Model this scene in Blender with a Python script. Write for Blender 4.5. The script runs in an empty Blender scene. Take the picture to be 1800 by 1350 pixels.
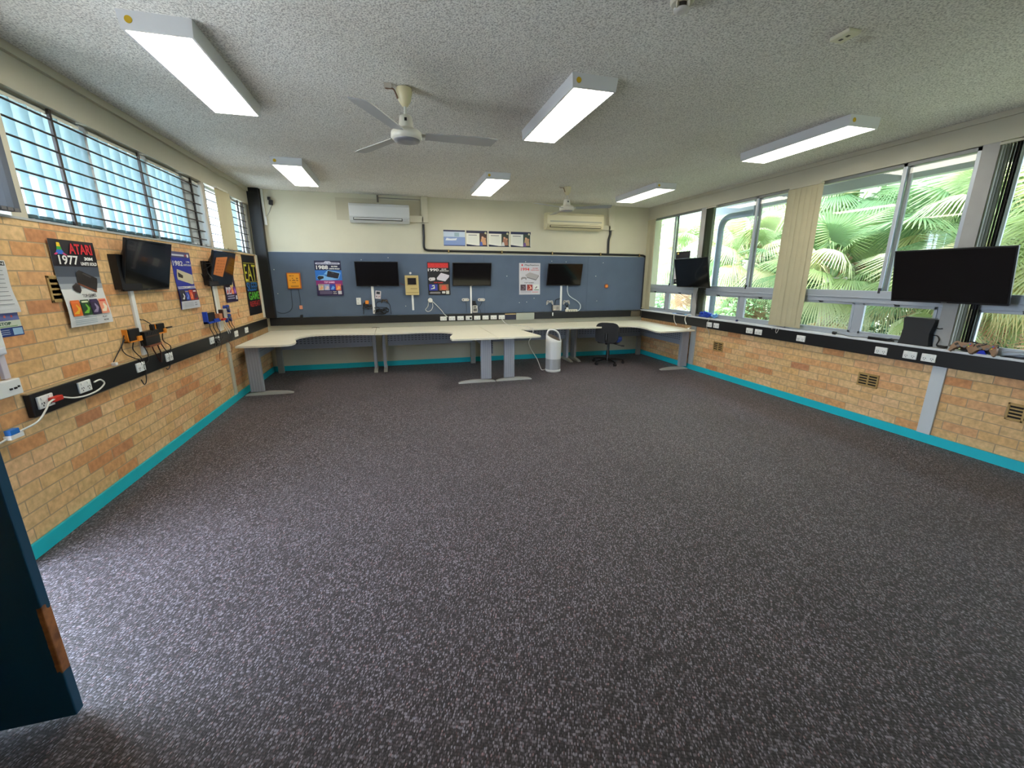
import bpy, math, random
from mathutils import Matrix, Vector
random.seed(7)
PI = math.pi
sc = bpy.context.scene
C = sc.collection

# ------------------------------------------------------------------ camera
cam_d = bpy.data.cameras.new('camera')
cam_d.sensor_width = 36.0
cam_d.sensor_fit = 'HORIZONTAL'
cam_d.lens = 733.45 / 1800 * 36
cam_d.clip_start = 0.02
cam_d.clip_end = 300
cam = bpy.data.objects.new('camera', cam_d)
C.objects.link(cam)
YAW, PIT, ROL = 0.2648, 0.2513, 0.0007
cy_, sy_, cp_, sp_ = math.cos(YAW), math.sin(YAW), math.cos(PIT), math.sin(PIT)
fw = Vector((sy_ * cp_, cy_ * cp_, -sp_)); rt = Vector((cy_, -sy_, 0)); up = rt.cross(fw)
r2 = rt * math.cos(ROL) + up * math.sin(ROL); u2 = -rt * math.sin(ROL) + up * math.cos(ROL)
cam.matrix_world = Matrix(((r2.x, u2.x, -fw.x, 0), (r2.y, u2.y, -fw.y, 0), (r2.z, u2.z, -fw.z, 1.6058), (0, 0, 0, 1)))
sc.camera = cam

# ------------------------------------------------------------------ world, sun, exposure
world = bpy.data.worlds.new('sky')
sc.world = world
world.use_nodes = True
wn = world.node_tree
bg = wn.nodes['Background']
bg.inputs['Color'].default_value = (0.66, 0.81, 1.0, 1)
bg.inputs['Strength'].default_value = 7.0
# sky brighter towards the horizon; extra -x boost added to feed the doorway patch
_tc = wn.nodes.new('ShaderNodeTexCoord'); _sp = wn.nodes.new('ShaderNodeSeparateXYZ'); wn.links.new(_tc.outputs['Generated'], _sp.inputs[0])
def _mr(src, a, b, c, d):
    n = wn.nodes.new('ShaderNodeMapRange'); n.inputs['From Min'].default_value = a; n.inputs['From Max'].default_value = b
    n.inputs['To Min'].default_value = c; n.inputs['To Max'].default_value = d; wn.links.new(src, n.inputs['Value']); return n.outputs['Result']
_mu = wn.nodes.new('ShaderNodeMath'); _mu.operation = 'MULTIPLY'
wn.links.new(_mr(_sp.outputs['X'], -1, 0.4, 15.0, 6.3), _mu.inputs[0]); wn.links.new(_mr(_sp.outputs['Z'], 0, 1, 1.15, 0.85), _mu.inputs[1])
wn.links.new(_mu.outputs[0], bg.inputs['Strength'])
sun_d = bpy.data.lights.new('sun', 'SUN')
sun_d.energy = 9.0
sun_d.angle = math.radians(6)
sun_d.color = (1.0, 0.95, 0.86)
sun = bpy.data.objects.new('sun', sun_d)
C.objects.link(sun)
sun.rotation_euler = Vector((0.10, -0.62, 1.0)).to_track_quat('Z', 'Y').to_euler()
vs = sc.view_settings
vs.view_transform = 'Standard'
vs.look = 'None'
vs.gamma = 1.0
vs.exposure = 0.62
vs.use_curve_mapping = False
PANEL_STRENGTH = 13.5
sc.cycles.max_bounces = 10
sc.cycles.diffuse_bounces = 5
sc.cycles.transparent_max_bounces = 24

# ------------------------------------------------------------------ room numbers
XL, XR, YB, YF, H = -2.151, 5.026, 7.957, -1.8, 2.95

# ------------------------------------------------------------------ materials
def lin(c):
    return tuple(((v / 255) / 12.92 if v / 255 <= 0.04045 else (((v / 255) + 0.055) / 1.055) ** 2.4) for v in c)

MC = {}
def mat(c, rough=0.6, metal=0.0, spec=0.5, var=0.0, vscale=8.0, bump=0.0, bscale=60.0, emit=None, key=None, coat=0.0):
    """flat sRGB colour with optional procedural mottling and bump"""
    k = key or (tuple(c), rough, metal, spec, var, vscale, bump, bscale, emit, coat)
    if k in MC:
        return MC[k]
    m = bpy.data.materials.new('m_%d_%d_%d' % tuple(int(v) for v in c))
    m.use_nodes = True
    nt = m.node_tree
    b = nt.nodes['Principled BSDF']
    col = lin(c) + (1,)
    b.inputs['Base Color'].default_value = col
    b.inputs['Roughness'].default_value = rough
    b.inputs['Metallic'].default_value = metal
    b.inputs['Specular IOR Level'].default_value = spec
    b.inputs['Coat Weight'].default_value = coat
    if emit:
        b.inputs['Emission Color'].default_value = col
        b.inputs['Emission Strength'].default_value = emit
    if var or bump:
        tc = nt.nodes.new('ShaderNodeTexCoord')
        n = nt.nodes.new('ShaderNodeTexNoise')
        n.inputs['Scale'].default_value = vscale
        n.inputs['Detail'].default_value = 4
        nt.links.new(tc.outputs['Object'], n.inputs['Vector'])
        if var:
            r = nt.nodes.new('ShaderNodeMapRange')
            r.inputs['From Min'].default_value = 0.3
            r.inputs['From Max'].default_value = 0.7
            r.inputs['To Min'].default_value = 1 - var
            r.inputs['To Max'].default_value = 1 + var
            nt.links.new(n.outputs['Fac'], r.inputs['Value'])
            x = nt.nodes.new('ShaderNodeMix'); x.data_type = 'RGBA'; x.blend_type = 'MULTIPLY'
            x.inputs['Factor'].default_value = 1
            x.inputs['A'].default_value = col
            nt.links.new(r.outputs['Result'], x.inputs['B'])
            nt.links.new(x.outputs['Result'], b.inputs['Base Color'])
        if bump:
            n2 = nt.nodes.new('ShaderNodeTexNoise')
            n2.inputs['Scale'].default_value = bscale
            n2.inputs['Detail'].default_value = 3
            nt.links.new(tc.outputs['Object'], n2.inputs['Vector'])
            bp = nt.nodes.new('ShaderNodeBump')
            bp.inputs['Strength'].default_value = bump
            bp.inputs['Distance'].default_value = 0.004
            nt.links.new(n2.outputs['Fac'], bp.inputs['Height'])
            nt.links.new(bp.outputs['Normal'], b.inputs['Normal'])
    MC[k] = m
    return m

def newmat(name):
    m = bpy.data.materials.new(name); m.use_nodes = True
    nt = m.node_tree
    return m, nt, nt.nodes['Principled BSDF']

def ramp(nt, stops, interp='LINEAR'):
    r = nt.nodes.new('ShaderNodeValToRGB')
    r.color_ramp.interpolation = interp
    e = r.color_ramp.elements
    while len(e) < len(stops):
        e.new(0.5)
    for i, (p, c) in enumerate(stops):
        e[i].position = p
        e[i].color = (c if len(c) == 4 else lin(c) + (1,))
    return r

def mixc(nt, a, b, fac, mode='MIX', f=1.0):
    x = nt.nodes.new('ShaderNodeMix'); x.data_type = 'RGBA'; x.blend_type = mode
    x.inputs['Factor'].default_value = f
    if fac is not None: nt.links.new(fac, x.inputs['Factor'])
    for s, v in (('A', a), ('B', b)):
        if isinstance(v, tuple): x.inputs[s].default_value = v
        else: nt.links.new(v, x.inputs[s])
    return x.outputs['Result']

def brick_mat():
    m, nt, b = newmat('cream_brick')
    g = nt.nodes.new('ShaderNodeNewGeometry')
    s = nt.nodes.new('ShaderNodeSeparateXYZ'); nt.links.new(g.outputs['Position'], s.inputs[0])
    c = nt.nodes.new('ShaderNodeCombineXYZ')
    ad = nt.nodes.new('ShaderNodeMath'); ad.operation = 'ADD'
    nt.links.new(s.outputs['X'], ad.inputs[0]); nt.links.new(s.outputs['Y'], ad.inputs[1])
    nt.links.new(ad.outputs[0], c.inputs[0]); nt.links.new(s.outputs['Z'], c.inputs[1])
    mp = nt.nodes.new('ShaderNodeMapping'); mp.inputs['Location'].default_value = (0.37, -0.004, 0)
    nt.links.new(c.outputs[0], mp.inputs[0])
    def bt(mort):
        t = nt.nodes.new('ShaderNodeTexBrick')
        t.inputs['Color1'].default_value = (0, 0, 0, 1); t.inputs['Color2'].default_value = (1, 1, 1, 1)
        t.inputs['Scale'].default_value = 1; t.inputs['Mortar Size'].default_value = mort
        t.inputs['Mortar Smooth'].default_value = 0.25
        t.inputs['Brick Width'].default_value = 0.262; t.inputs['Row Height'].default_value = 0.086
        t.offset = 0.5; t.squash = 1.0
        nt.links.new(mp.outputs[0], t.inputs['Vector'])
        return t
    t = bt(0.0042)
    r = ramp(nt, [(0.0, (214, 180, 128)), (0.25, (224, 190, 140)), (0.45, (216, 176, 120)), (0.6, (226, 190, 144)), (0.72, (216, 168, 122)),
                  (0.86, (214, 164, 112)), (0.95, (208, 148, 98)), (1.0, (190, 134, 96))])
    nt.links.new(t.outputs['Color'], r.inputs[0])
    n = nt.nodes.new('ShaderNodeTexNoise'); n.inputs['Scale'].default_value = 28; n.inputs['Detail'].default_value = 6
    nt.links.new(g.outputs['Position'], n.inputs['Vector'])
    rn = ramp(nt, [(0.3, (0.78, 0.74, 0.7, 1)), (0.7, (1.12, 1.1, 1.08, 1))])
    nt.links.new(n.outputs['Fac'], rn.inputs[0])
    col = mixc(nt, r.outputs[0], rn.outputs[0], None, 'MULTIPLY')
    v = nt.nodes.new('ShaderNodeTexVoronoi'); v.inputs['Scale'].default_value = 34
    nt.links.new(g.outputs['Position'], v.inputs['Vector'])
    rv = ramp(nt, [(0.0, (.6, .6, .6, 1)), (0.04, (.6, .6, .6, 1)), (0.08, (0, 0, 0, 1))])
    nt.links.new(v.outputs['Distance'], rv.inputs[0])
    col = mixc(nt, col, lin((120, 78, 50)) + (1,), rv.outputs[0])
    col = mixc(nt, col, lin((174, 150, 116)) + (1,), t.outputs['Fac'])
    nt.links.new(col, b.inputs['Base Color'])
    b.inputs['Roughness'].default_value = 0.75
    bp = nt.nodes.new('ShaderNodeBump'); bp.inputs['Strength'].default_value = 0.6; bp.inputs['Distance'].default_value = 0.006
    inv = nt.nodes.new('ShaderNodeMath'); inv.operation = 'SUBTRACT'; inv.inputs[0].default_value = 1
    nt.links.new(t.outputs['Fac'], inv.inputs[1]); nt.links.new(inv.outputs[0], bp.inputs['Height'])
    nt.links.new(bp.outputs[0], b.inputs['Normal'])
    return m

def carpet_mat():
    """short looped dashes, light on the crown of the loop and dark between loops"""
    m, nt, b = newmat('flecked_carpet')
    g = nt.nodes.new('ShaderNodeNewGeometry')
    mp = nt.nodes.new('ShaderNodeMapping'); mp.inputs['Rotation'].default_value = (0, 0, 0.35); mp.inputs['Scale'].default_value = (188, 90, 1)
    mp.vector_type = 'POINT'
    rt_ = nt.nodes.new('ShaderNodeVectorRotate'); rt_.rotation_type = 'Z_AXIS'; rt_.inputs['Angle'].default_value = 0.4
    nt.links.new(g.outputs['Position'], rt_.inputs['Vector'])
    mp.inputs['Rotation'].default_value = (0, 0, 0)
    nt.links.new(rt_.outputs[0], mp.inputs[0])
    v = nt.nodes.new('ShaderNodeTexVoronoi'); v.inputs['Scale'].default_value = 1; v.voronoi_dimensions = '2D'
    v.inputs['Randomness'].default_value = 0.5
    nt.links.new(mp.outputs[0], v.inputs['Vector'])
    s = nt.nodes.new('ShaderNodeSeparateColor'); nt.links.new(v.outputs['Color'], s.inputs[0])
    r = ramp(nt, [(0.0, (36, 29, 31)), (0.35, (56, 47, 50)), (0.7, (90, 79, 85)), (1.0, (146, 137, 146))])
    nt.links.new(s.outputs[0], r.inputs[0])
    r2_ = ramp(nt, [(0.0, (0.92, 1.0, 1.06, 1)), (0.2, (1, 1, 1, 1)), (0.9, (1, 1, 1, 1)), (0.94, (1.2, 0.85, 0.8, 1)), (1.0, (1.2, 0.85, 0.8, 1))])
    nt.links.new(s.outputs[1], r2_.inputs[0])
    col = mixc(nt, r.outputs[0], r2_.outputs[0], None, 'MULTIPLY')
    rd = ramp(nt, [(0.0, (1.15, 1.15, 1.15, 1)), (0.3, (1.0, 1.0, 1.0, 1)), (0.6, (0.34, 0.33, 0.33, 1))])
    nt.links.new(v.outputs['Distance'], rd.inputs[0])
    col = mixc(nt, col, rd.outputs[0], None, 'MULTIPLY')
    n = nt.nodes.new('ShaderNodeTexNoise'); n.inputs['Scale'].default_value = 1.3; n.inputs['Detail'].default_value = 5
    nt.links.new(g.outputs['Position'], n.inputs['Vector'])
    rn = ramp(nt, [(0.3, (0.88, 0.88, 0.88, 1)), (0.7, (1.1, 1.1, 1.1, 1))])
    nt.links.new(n.outputs['Fac'], rn.inputs[0])
    col = mixc(nt, col, rn.outputs[0], None, 'MULTIPLY')
    sx_ = nt.nodes.new('ShaderNodeSeparateXYZ'); nt.links.new(g.outputs['Position'], sx_.inputs[0])
    sm_ = nt.nodes.new('ShaderNodeMath'); sm_.operation = 'MULTIPLY_ADD'; sm_.inputs[1].default_value = -0.07; sm_.inputs[2].default_value = -1.36
    nt.links.new(sx_.outputs['Y'], sm_.inputs[0])
    sa_ = nt.nodes.new('ShaderNodeMath'); sa_.operation = 'ADD'; nt.links.new(sx_.outputs['X'], sa_.inputs[0]); nt.links.new(sm_.outputs[0], sa_.inputs[1])
    sb_ = nt.nodes.new('ShaderNodeMath'); sb_.operation = 'ABSOLUTE'; nt.links.new(sa_.outputs[0], sb_.inputs[0])
    rs_ = ramp(nt, [(0.0, (0.72, 0.72, 0.72, 1)), (0.012, (1, 1, 1, 1))]); nt.links.new(sb_.outputs[0], rs_.inputs[0])
    col = mixc(nt, col, rs_.outputs[0], None, 'MULTIPLY')
    nt.links.new(col, b.inputs['Base Color'])
    b.inputs['Roughness'].default_value = 0.62
    b.inputs['Specular IOR Level'].default_value = 0.4
    b.inputs['Sheen Weight'].default_value = 0.12
    b.inputs['Sheen Roughness'].default_value = 0.4
    bp = nt.nodes.new('ShaderNodeBump'); bp.inputs['Strength'].default_value = 0.5; bp.inputs['Distance'].default_value = 0.004; bp.invert = True
    nt.links.new(v.outputs['Distance'], bp.inputs['Height']); nt.links.new(bp.outputs[0], b.inputs['Normal'])
    return m

def ceiling_mat():
    m, nt, b = newmat('stipple_ceiling')
    g = nt.nodes.new('ShaderNodeNewGeometry')
    n = nt.nodes.new('ShaderNodeTexNoise'); n.inputs['Scale'].default_value = 95; n.inputs['Detail'].default_value = 2; n.inputs['Roughness'].default_value = 0.6
    nt.links.new(g.outputs['Position'], n.inputs['Vector'])
    r = ramp(nt, [(0.34, (176, 176, 174)), (0.48, (226, 226, 222)), (0.62, (246, 246, 242))])
    nt.links.new(n.outputs['Fac'], r.inputs[0])
    n2 = nt.nodes.new('ShaderNodeTexNoise'); n2.inputs['Scale'].default_value = 0.9; n2.inputs['Detail'].default_value = 4
    nt.links.new(g.outputs['Position'], n2.inputs['Vector'])
    r2_ = ramp(nt, [(0.3, (0.9, 0.88, 0.85, 1)), (0.7, (1.04, 1.04, 1.04, 1))])
    nt.links.new(n2.outputs['Fac'], r2_.inputs[0])
    col = mixc(nt, r.outputs[0], r2_.outputs[0], None, 'MULTIPLY')
    # old brown water mark beside the small ceiling plate
    mp = nt.nodes.new('ShaderNodeMapping'); mp.inputs['Location'].default_value = (-2.74, -2.22, 0)
    nt.links.new(g.outputs['Position'], mp.inputs[0])
    ln = nt.nodes.new('ShaderNodeVectorMath'); ln.operation = 'MULTIPLY'; ln.inputs[1].default_value = (1, 1.6, 0)
    nt.links.new(mp.outputs[0], ln.inputs[0])
    le = nt.nodes.new('ShaderNodeVectorMath'); le.operation = 'LENGTH'; nt.links.new(ln.outputs[0], le.inputs[0])
    n3 = nt.nodes.new('ShaderNodeTexNoise'); n3.inputs['Scale'].default_value = 22
    nt.links.new(g.outputs['Position'], n3.inputs['Vector'])
    ma = nt.nodes.new('ShaderNodeMath'); ma.operation = 'MULTIPLY_ADD'; ma.inputs[1].default_value = 0.2
    nt.links.new(n3.outputs['Fac'], ma.inputs[0]); nt.links.new(le.outputs['Value'], ma.inputs[2])
    rs = ramp(nt, [(0.10, (0.45, 0.45, 0.45, 1)), (0.17, (0, 0, 0, 1))]); nt.links.new(ma.outputs[0], rs.inputs[0])
    col = mixc(nt, col, mixc(nt, col, lin((150, 120, 100)) + (1,), None, 'MULTIPLY'), rs.outputs[0])
    nt.links.new(col, b.inputs['Base Color'])
    b.inputs['Roughness'].default_value = 0.95
    bp = nt.nodes.new('ShaderNodeBump'); bp.inputs['Strength'].default_value = 0.8; bp.inputs['Distance'].default_value = 0.008
    nt.links.new(n.outputs['Fac'], bp.inputs['Height']); nt.links.new(bp.outputs[0], b.inputs['Normal'])
    return m

def glass_mat(gl=0.03, tint=(0.97, 0.99, 0.985)):
    m, nt, b = newmat('thin_glass')
    nt.nodes.remove(b)
    o = nt.nodes['Material Output']
    t = nt.nodes.new('ShaderNodeBsdfTransparent'); t.inputs[0].default_value = tint + (1,)
    g = nt.nodes.new('ShaderNodeBsdfGlossy'); g.inputs['Roughness'].default_value = 0.02
    x = nt.nodes.new('ShaderNodeMixShader')
    x.inputs[0].default_value = gl
    nt.links.new(t.outputs[0], x.inputs[1]); nt.links.new(g.outputs[0], x.inputs[2]); nt.links.new(x.outputs[0], o.inputs[0])
    return m

def sheer_mat(c, trans=0.45, clear=0.25, key='sheer'):
    m, nt, b = newmat(key)
    nt.nodes.remove(b)
    o = nt.nodes['Material Output']
    d = nt.nodes.new('ShaderNodeBsdfDiffuse'); d.inputs[0].default_value = lin(c) + (1,)
    t = nt.nodes.new('ShaderNodeBsdfTranslucent'); t.inputs[0].default_value = lin(c) + (1,)
    p = nt.nodes.new('ShaderNodeBsdfTransparent')
    x = nt.nodes.new('ShaderNodeMixShader'); x.inputs[0].default_value = trans
    y = nt.nodes.new('ShaderNodeMixShader'); y.inputs[0].default_value = clear
    nt.links.new(d.outputs[0], x.inputs[1]); nt.links.new(t.outputs[0], x.inputs[2])
    nt.links.new(x.outputs[0], y.inputs[1]); nt.links.new(p.outputs[0], y.inputs[2]); nt.links.new(y.outputs[0], o.inputs[0])
    return m

def door_mat():
    m, nt, b = newmat('worn_blue_paint')
    g = nt.nodes.new('ShaderNodeNewGeometry'); s = nt.nodes.new('ShaderNodeSeparateXYZ'); nt.links.new(g.outputs['Position'], s.inputs[0])
    n = nt.nodes.new('ShaderNodeTexNoise'); n.inputs['Scale'].default_value = 22; n.inputs['Detail'].default_value = 5
    nt.links.new(g.outputs['Position'], n.inputs['Vector'])
    def edge(z, w, d):   # 1 inside the worn band of height z, half width w
        a = nt.nodes.new('ShaderNodeMath'); a.operation = 'SUBTRACT'; a.inputs[1].default_value = z; nt.links.new(s.outputs['Z'], a.inputs[0])
        a2 = nt.nodes.new('ShaderNodeMath'); a2.operation = 'ABSOLUTE'; nt.links.new(a.outputs[0], a2.inputs[0])
        a3 = nt.nodes.new('ShaderNodeMath'); a3.operation = 'MULTIPLY_ADD'; a3.inputs[1].default_value = 0.09; nt.links.new(n.outputs['Fac'], a3.inputs[0]); nt.links.new(a2.outputs[0], a3.inputs[2])
        a4 = nt.nodes.new('ShaderNodeMath'); a4.operation = 'LESS_THAN'; a4.inputs[1].default_value = w + 0.045; nt.links.new(a3.outputs[0], a4.inputs[0])
        return a4.outputs[0]
    k = edge(0.35, 0.135, 0)
    # only the narrow lock edge of the leaf is worn
    sx = nt.nodes.new('ShaderNodeMath'); sx.operation = 'MULTIPLY_ADD'; sx.inputs[1].default_value = 0.012; nt.links.new(n.outputs['Fac'], sx.inputs[0]); nt.links.new(s.outputs['X'], sx.inputs[2])
    gx = nt.nodes.new('ShaderNodeMath'); gx.operation = 'GREATER_THAN'; gx.inputs[1].default_value = -1.268; nt.links.new(sx.outputs[0], gx.inputs[0])
    mu = nt.nodes.new('ShaderNodeMath'); mu.operation = 'MULTIPLY'; nt.links.new(k, mu.inputs[0]); nt.links.new(gx.outputs[0], mu.inputs[1])
    wood = ramp(nt, [(0.35, (120, 72, 38)), (0.6, (176, 112, 62))]); nt.links.new(n.outputs['Fac'], wood.inputs[0])
    col = mixc(nt, lin((12, 70, 100)) + (1,), wood.outputs[0], mu.outputs[0])
    nt.links.new(col, b.inputs['Base Color']); b.inputs['Roughness'].default_value = 0.45
    return m

def perf_mat():
    m, nt, b = newmat('slotted_grey_steel')
    tc = nt.nodes.new('ShaderNodeTexCoord')
    s = nt.nodes.new('ShaderNodeSeparateXYZ'); nt.links.new(tc.outputs['Object'], s.inputs[0])
    ad = nt.nodes.new('ShaderNodeMath'); ad.operation = 'ADD'; nt.links.new(s.outputs['X'], ad.inputs[0]); nt.links.new(s.outputs['Y'], ad.inputs[1])
    c = nt.nodes.new('ShaderNodeCombineXYZ'); nt.links.new(ad.outputs[0], c.inputs[0]); nt.links.new(s.outputs['Z'], c.inputs[1])
    t = nt.nodes.new('ShaderNodeTexBrick'); t.offset = 0.0
    t.inputs['Scale'].default_value = 1; t.inputs['Brick Width'].default_value = 0.06; t.inputs['Row Height'].default_value = 0.036
    t.inputs['Mortar Size'].default_value = 0.0135; t.inputs['Mortar Smooth'].default_value = 0.0
    nt.links.new(c.outputs[0], t.inputs['Vector'])
    zz = nt.nodes.new('ShaderNodeMath'); zz.operation = 'LESS_THAN'; zz.inputs[1].default_value = 0.505; nt.links.new(s.outputs['Z'], zz.inputs[0])
    mx = nt.nodes.new('ShaderNodeMath'); mx.operation = 'MAXIMUM'; nt.links.new(zz.outputs[0], mx.inputs[0]); nt.links.new(t.outputs['Fac'], mx.inputs[1])
    col = mixc(nt, lin((22, 24, 30)) + (1,), lin((150, 156, 168)) + (1,), mx.outputs[0])
    nt.links.new(col, b.inputs['Base Color']); b.inputs['Roughness'].default_value = 0.5; b.inputs['Metallic'].default_value = 0.2
    return m

BRICK, CARPET, CEIL, GLASS = brick_mat(), carpet_mat(), ceiling_mat(), glass_mat()
PERF = perf_mat()
CREAM = mat((204, 200, 178), 0.7, var=0.03, vscale=2.5, bump=0.1, bscale=40)
HEAD = mat((190, 186, 168), 0.6, var=0.03, vscale=3)
TEAL = mat((22, 184, 200), 0.45, var=0.04, vscale=6)
BLACK = mat((17, 18, 21), 0.42)
BLKPL = mat((14, 14, 16), 0.35)
SCREEN = mat((5, 5, 6), 0.12, coat=0.3)
SILV = mat((172, 180, 190), 0.4, 0.35)
SILVD = mat((128, 132, 134), 0.45, 0.35)
WHITE = mat((226, 228, 226), 0.4)
OFFW = mat((214, 212, 198), 0.5)
DESKT = mat((234, 230, 212), 0.4, var=0.02, vscale=5)
DESKL = mat((160, 163, 172), 0.45, 0.1, var=0.04, vscale=3)
BOARD = mat((86, 101, 122), 0.9, var=0.05, vscale=3, bump=0.3, bscale=300)
BARS = mat((52, 46, 44), 0.5, 0.3)
ORANGE = mat((226, 140, 42), 0.5)
BLUE = mat((30, 74, 190), 0.35)
CABLE = mat((16, 16, 18), 0.5)
WCABLE = mat((222, 222, 216), 0.5)
BLIND = mat((178, 171, 142), 0.8, var=0.03, vscale=5)
SHEER = sheer_mat((116, 138, 142), 0.6, 0.08)
GREYM = mat((150, 150, 148), 0.5)

# ------------------------------------------------------------------ mesh builder
class MB:
    def __init__(s):
        s.v, s.f, s.mi, s.sm, s.mats = [], [], [], [], []
    def add(s, vs, fs, m, smooth=False, M=None):
        if m not in s.mats: s.mats.append(m)
        k = s.mats.index(m); o = len(s.v)
        for p in vs:
            p = Vector(p)
            s.v.append(M @ p if M is not None else p)
        for f in fs:
            s.f.append([i + o for i in f]); s.mi.append(k); s.sm.append(smooth)
        return s
    def box(s, x0, x1, y0, y1, z0, z1, m, M=None):
        v = [(x, y, z) for z in (z0, z1) for y in (y0, y1) for x in (x0, x1)]
        return s.add(v, [(0, 2, 3, 1), (4, 5, 7, 6), (0, 1, 5, 4), (2, 6, 7, 3), (0, 4, 6, 2), (1, 3, 7, 5)], m, False, M)
    def prism(s, pts, z0, z1, m, M=None, smooth=False):
        n = len(pts)
        v = [(x, y, z0) for x, y in pts] + [(x, y, z1) for x, y in pts]
        a = sum(pts[i][0] * pts[(i + 1) % n][1] - pts[(i + 1) % n][0] * pts[i][1] for i in range(n))
        if a < 0:
            v = [(x, y, z0) for x, y in pts[::-1]] + [(x, y, z1) for x, y in pts[::-1]]
        s.add(v, [tuple(range(n - 1, -1, -1)), tuple(range(n, 2 * n))], m, False, M)
        return s.add(v, [(i, (i + 1) % n, n + (i + 1) % n, n + i) for i in range(n)], m, smooth, M)
    def lathe(s, prof, m, seg=24, M=None, smooth=True):
        v, f = [], []
        for r, z in prof:
            for k in range(seg):
                a = 2 * PI * k / seg
                v.append((r * math.cos(a), r * math.sin(a), z))
        for i in range(len(prof) - 1):
            for k in range(seg):
                f.append((i * seg + k, i * seg + (k + 1) % seg, (i + 1) * seg + (k + 1) % seg, (i + 1) * seg + k))
        s.add(v, f, m, smooth, M)
        n = len(prof)
        s.add(v[:seg], [tuple(range(seg))[::-1]], m, False, M)
        return s.add(v[(n - 1) * seg:], [tuple(range(seg))], m, False, M)
    def tube(s, pts, r, m, seg=8, M=None, flat=1.0):
        pts = [Vector(p) for p in pts]
        n = len(pts); v = []; f = []
        t0 = (pts[1] - pts[0]).normalized()
        a = Vector((0, 0, 1)) if abs(t0.z) < 0.9 else Vector((1, 0, 0))
        u = t0.cross(a).normalized()
        for i, p in enumerate(pts):
            t = (pts[min(i + 1, n - 1)] - pts[max(i - 1, 0)]).normalized()
            u = (u - t * u.dot(t)).normalized(); w = t.cross(u)
            rr = r[i] if isinstance(r, (list, tuple)) else r
            for k in range(seg):
                q = 2 * PI * k / seg
                v.append(p + u * rr * math.cos(q) + w * rr * flat * math.sin(q))
        for i in range(n - 1):
            for k in range(seg):
                f.append((i * seg + k, i * seg + (k + 1) % seg, (i + 1) * seg + (k + 1) % seg, (i + 1) * seg + k))
        s.add(v, f, m, True, M)
        s.add(v[:seg], [tuple(range(seg))[::-1]], m, False, M)
        return s.add(v[-seg:], [tuple(range(seg))], m, False, M)
    def quad(s, a, b, c, d, m, M=None):
        return s.add([a, b, c, d], [(0, 1, 2, 3)], m, False, M)
    def mesh(s, name, off=(0, 0, 0)):
        me = bpy.data.meshes.new(name)
        off = Vector(off)
        me.from_pydata([tuple(p - off) for p in s.v], [], s.f)
        for m in s.mats: me.materials.append(m)
        me.polygons.foreach_set('material_index', s.mi)
        me.polygons.foreach_set('use_smooth', s.sm)
        me.update()
        return me

def bev(o, w, seg=2):
    b = o.modifiers.new('bevel', 'BEVEL'); b.width = w; b.segments = seg; b.limit_method = 'ANGLE'; b.angle_limit = math.radians(40)
    return o

def cr(pts, n=6, closed=False):
    """Catmull-Rom through points"""
    P = [Vector(p) for p in pts]; out = []
    N = len(P)
    rng = range(N) if closed else range(N - 1)
    for i in rng:
        if closed: a, b, c, d = P[(i - 1) % N], P[i], P[(i + 1) % N], P[(i + 2) % N]
        else: a, b, c, d = P[max(i - 1, 0)], P[i], P[i + 1], P[min(i + 2, N - 1)]
        for k in range(n):
            t = k / n
            out.append(0.5 * ((2 * b) + (c - a) * t + (2 * a - 5 * b + 4 * c - d) * t * t + (3 * b - a - 3 * c + d) * t ** 3))
    if not closed: out.append(P[-1])
    return out

OFF = {}
def link(o, parent=None):
    C.objects.link(o)
    if parent is not None: o.parent = parent
    return o
def root(name, label, cat, loc, rz=0.0, group=None, world_mode=False):
    o = bpy.data.objects.new(name, None); o.empty_display_size = 0.05
    link(o); o.location = loc; o.rotation_euler = (0, 0, rz)
    o['label'] = label; o['category'] = cat
    if group: o['group'] = group
    OFF[o.name] = Vector(loc) if world_mode else Vector((0, 0, 0))
    return o
def part(mb, name, parent, bevel=0, label=None):
    off = OFF.get(parent.name, Vector((0, 0, 0)))
    o = bpy.data.objects.new(name, mb.mesh(name, off))
    link(o, parent); OFF[o.name] = off
    if bevel: bev(o, bevel)
    if label: o['label'] = label
    return o
def single(mb, name, label, cat, loc=(0, 0, 0), rz=0.0, group=None, bevel=0, world_mode=False):
    o = bpy.data.objects.new(name, mb.mesh(name, loc if world_mode else (0, 0, 0)))
    link(o); o.location = loc; o.rotation_euler = (0, 0, rz)
    o['label'] = label; o['category'] = cat
    if group: o['group'] = group
    if bevel: bev(o, bevel)
    return o
def struct(mb, name, bevel=0, parent=None):
    o = bpy.data.objects.new(name, mb.mesh(name)); link(o, parent)
    if parent is None: o['kind'] = 'structure'
    if bevel: bev(o, bevel)
    return o
def copy_tree(o, parent=None):
    c = o.copy(); C.objects.link(c); c.parent = parent
    for ch in list(o.children): copy_tree(ch, c)
    return c
# local wall frame: x to the viewer's right, -y out of the wall, z up
def W(wall, u, z, off=0.0):
    if wall == 'B': return (u, YB - off, z), 0.0
    if wall == 'L': return (XL + off, u, z), PI / 2
    return (XR - off, u, z), -PI / 2
def xy(u, v):  # local x, up -> prism matrix turning XY outline into the wall plane
    return Matrix(((1, 0, 0, 0), (0, 0, -1, 0), (0, 1, 0, 0), (0, 0, 0, 1)))
WALLM = xy(0, 0)     # prism z0..z1 grows out of the wall (towards -y)

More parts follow.
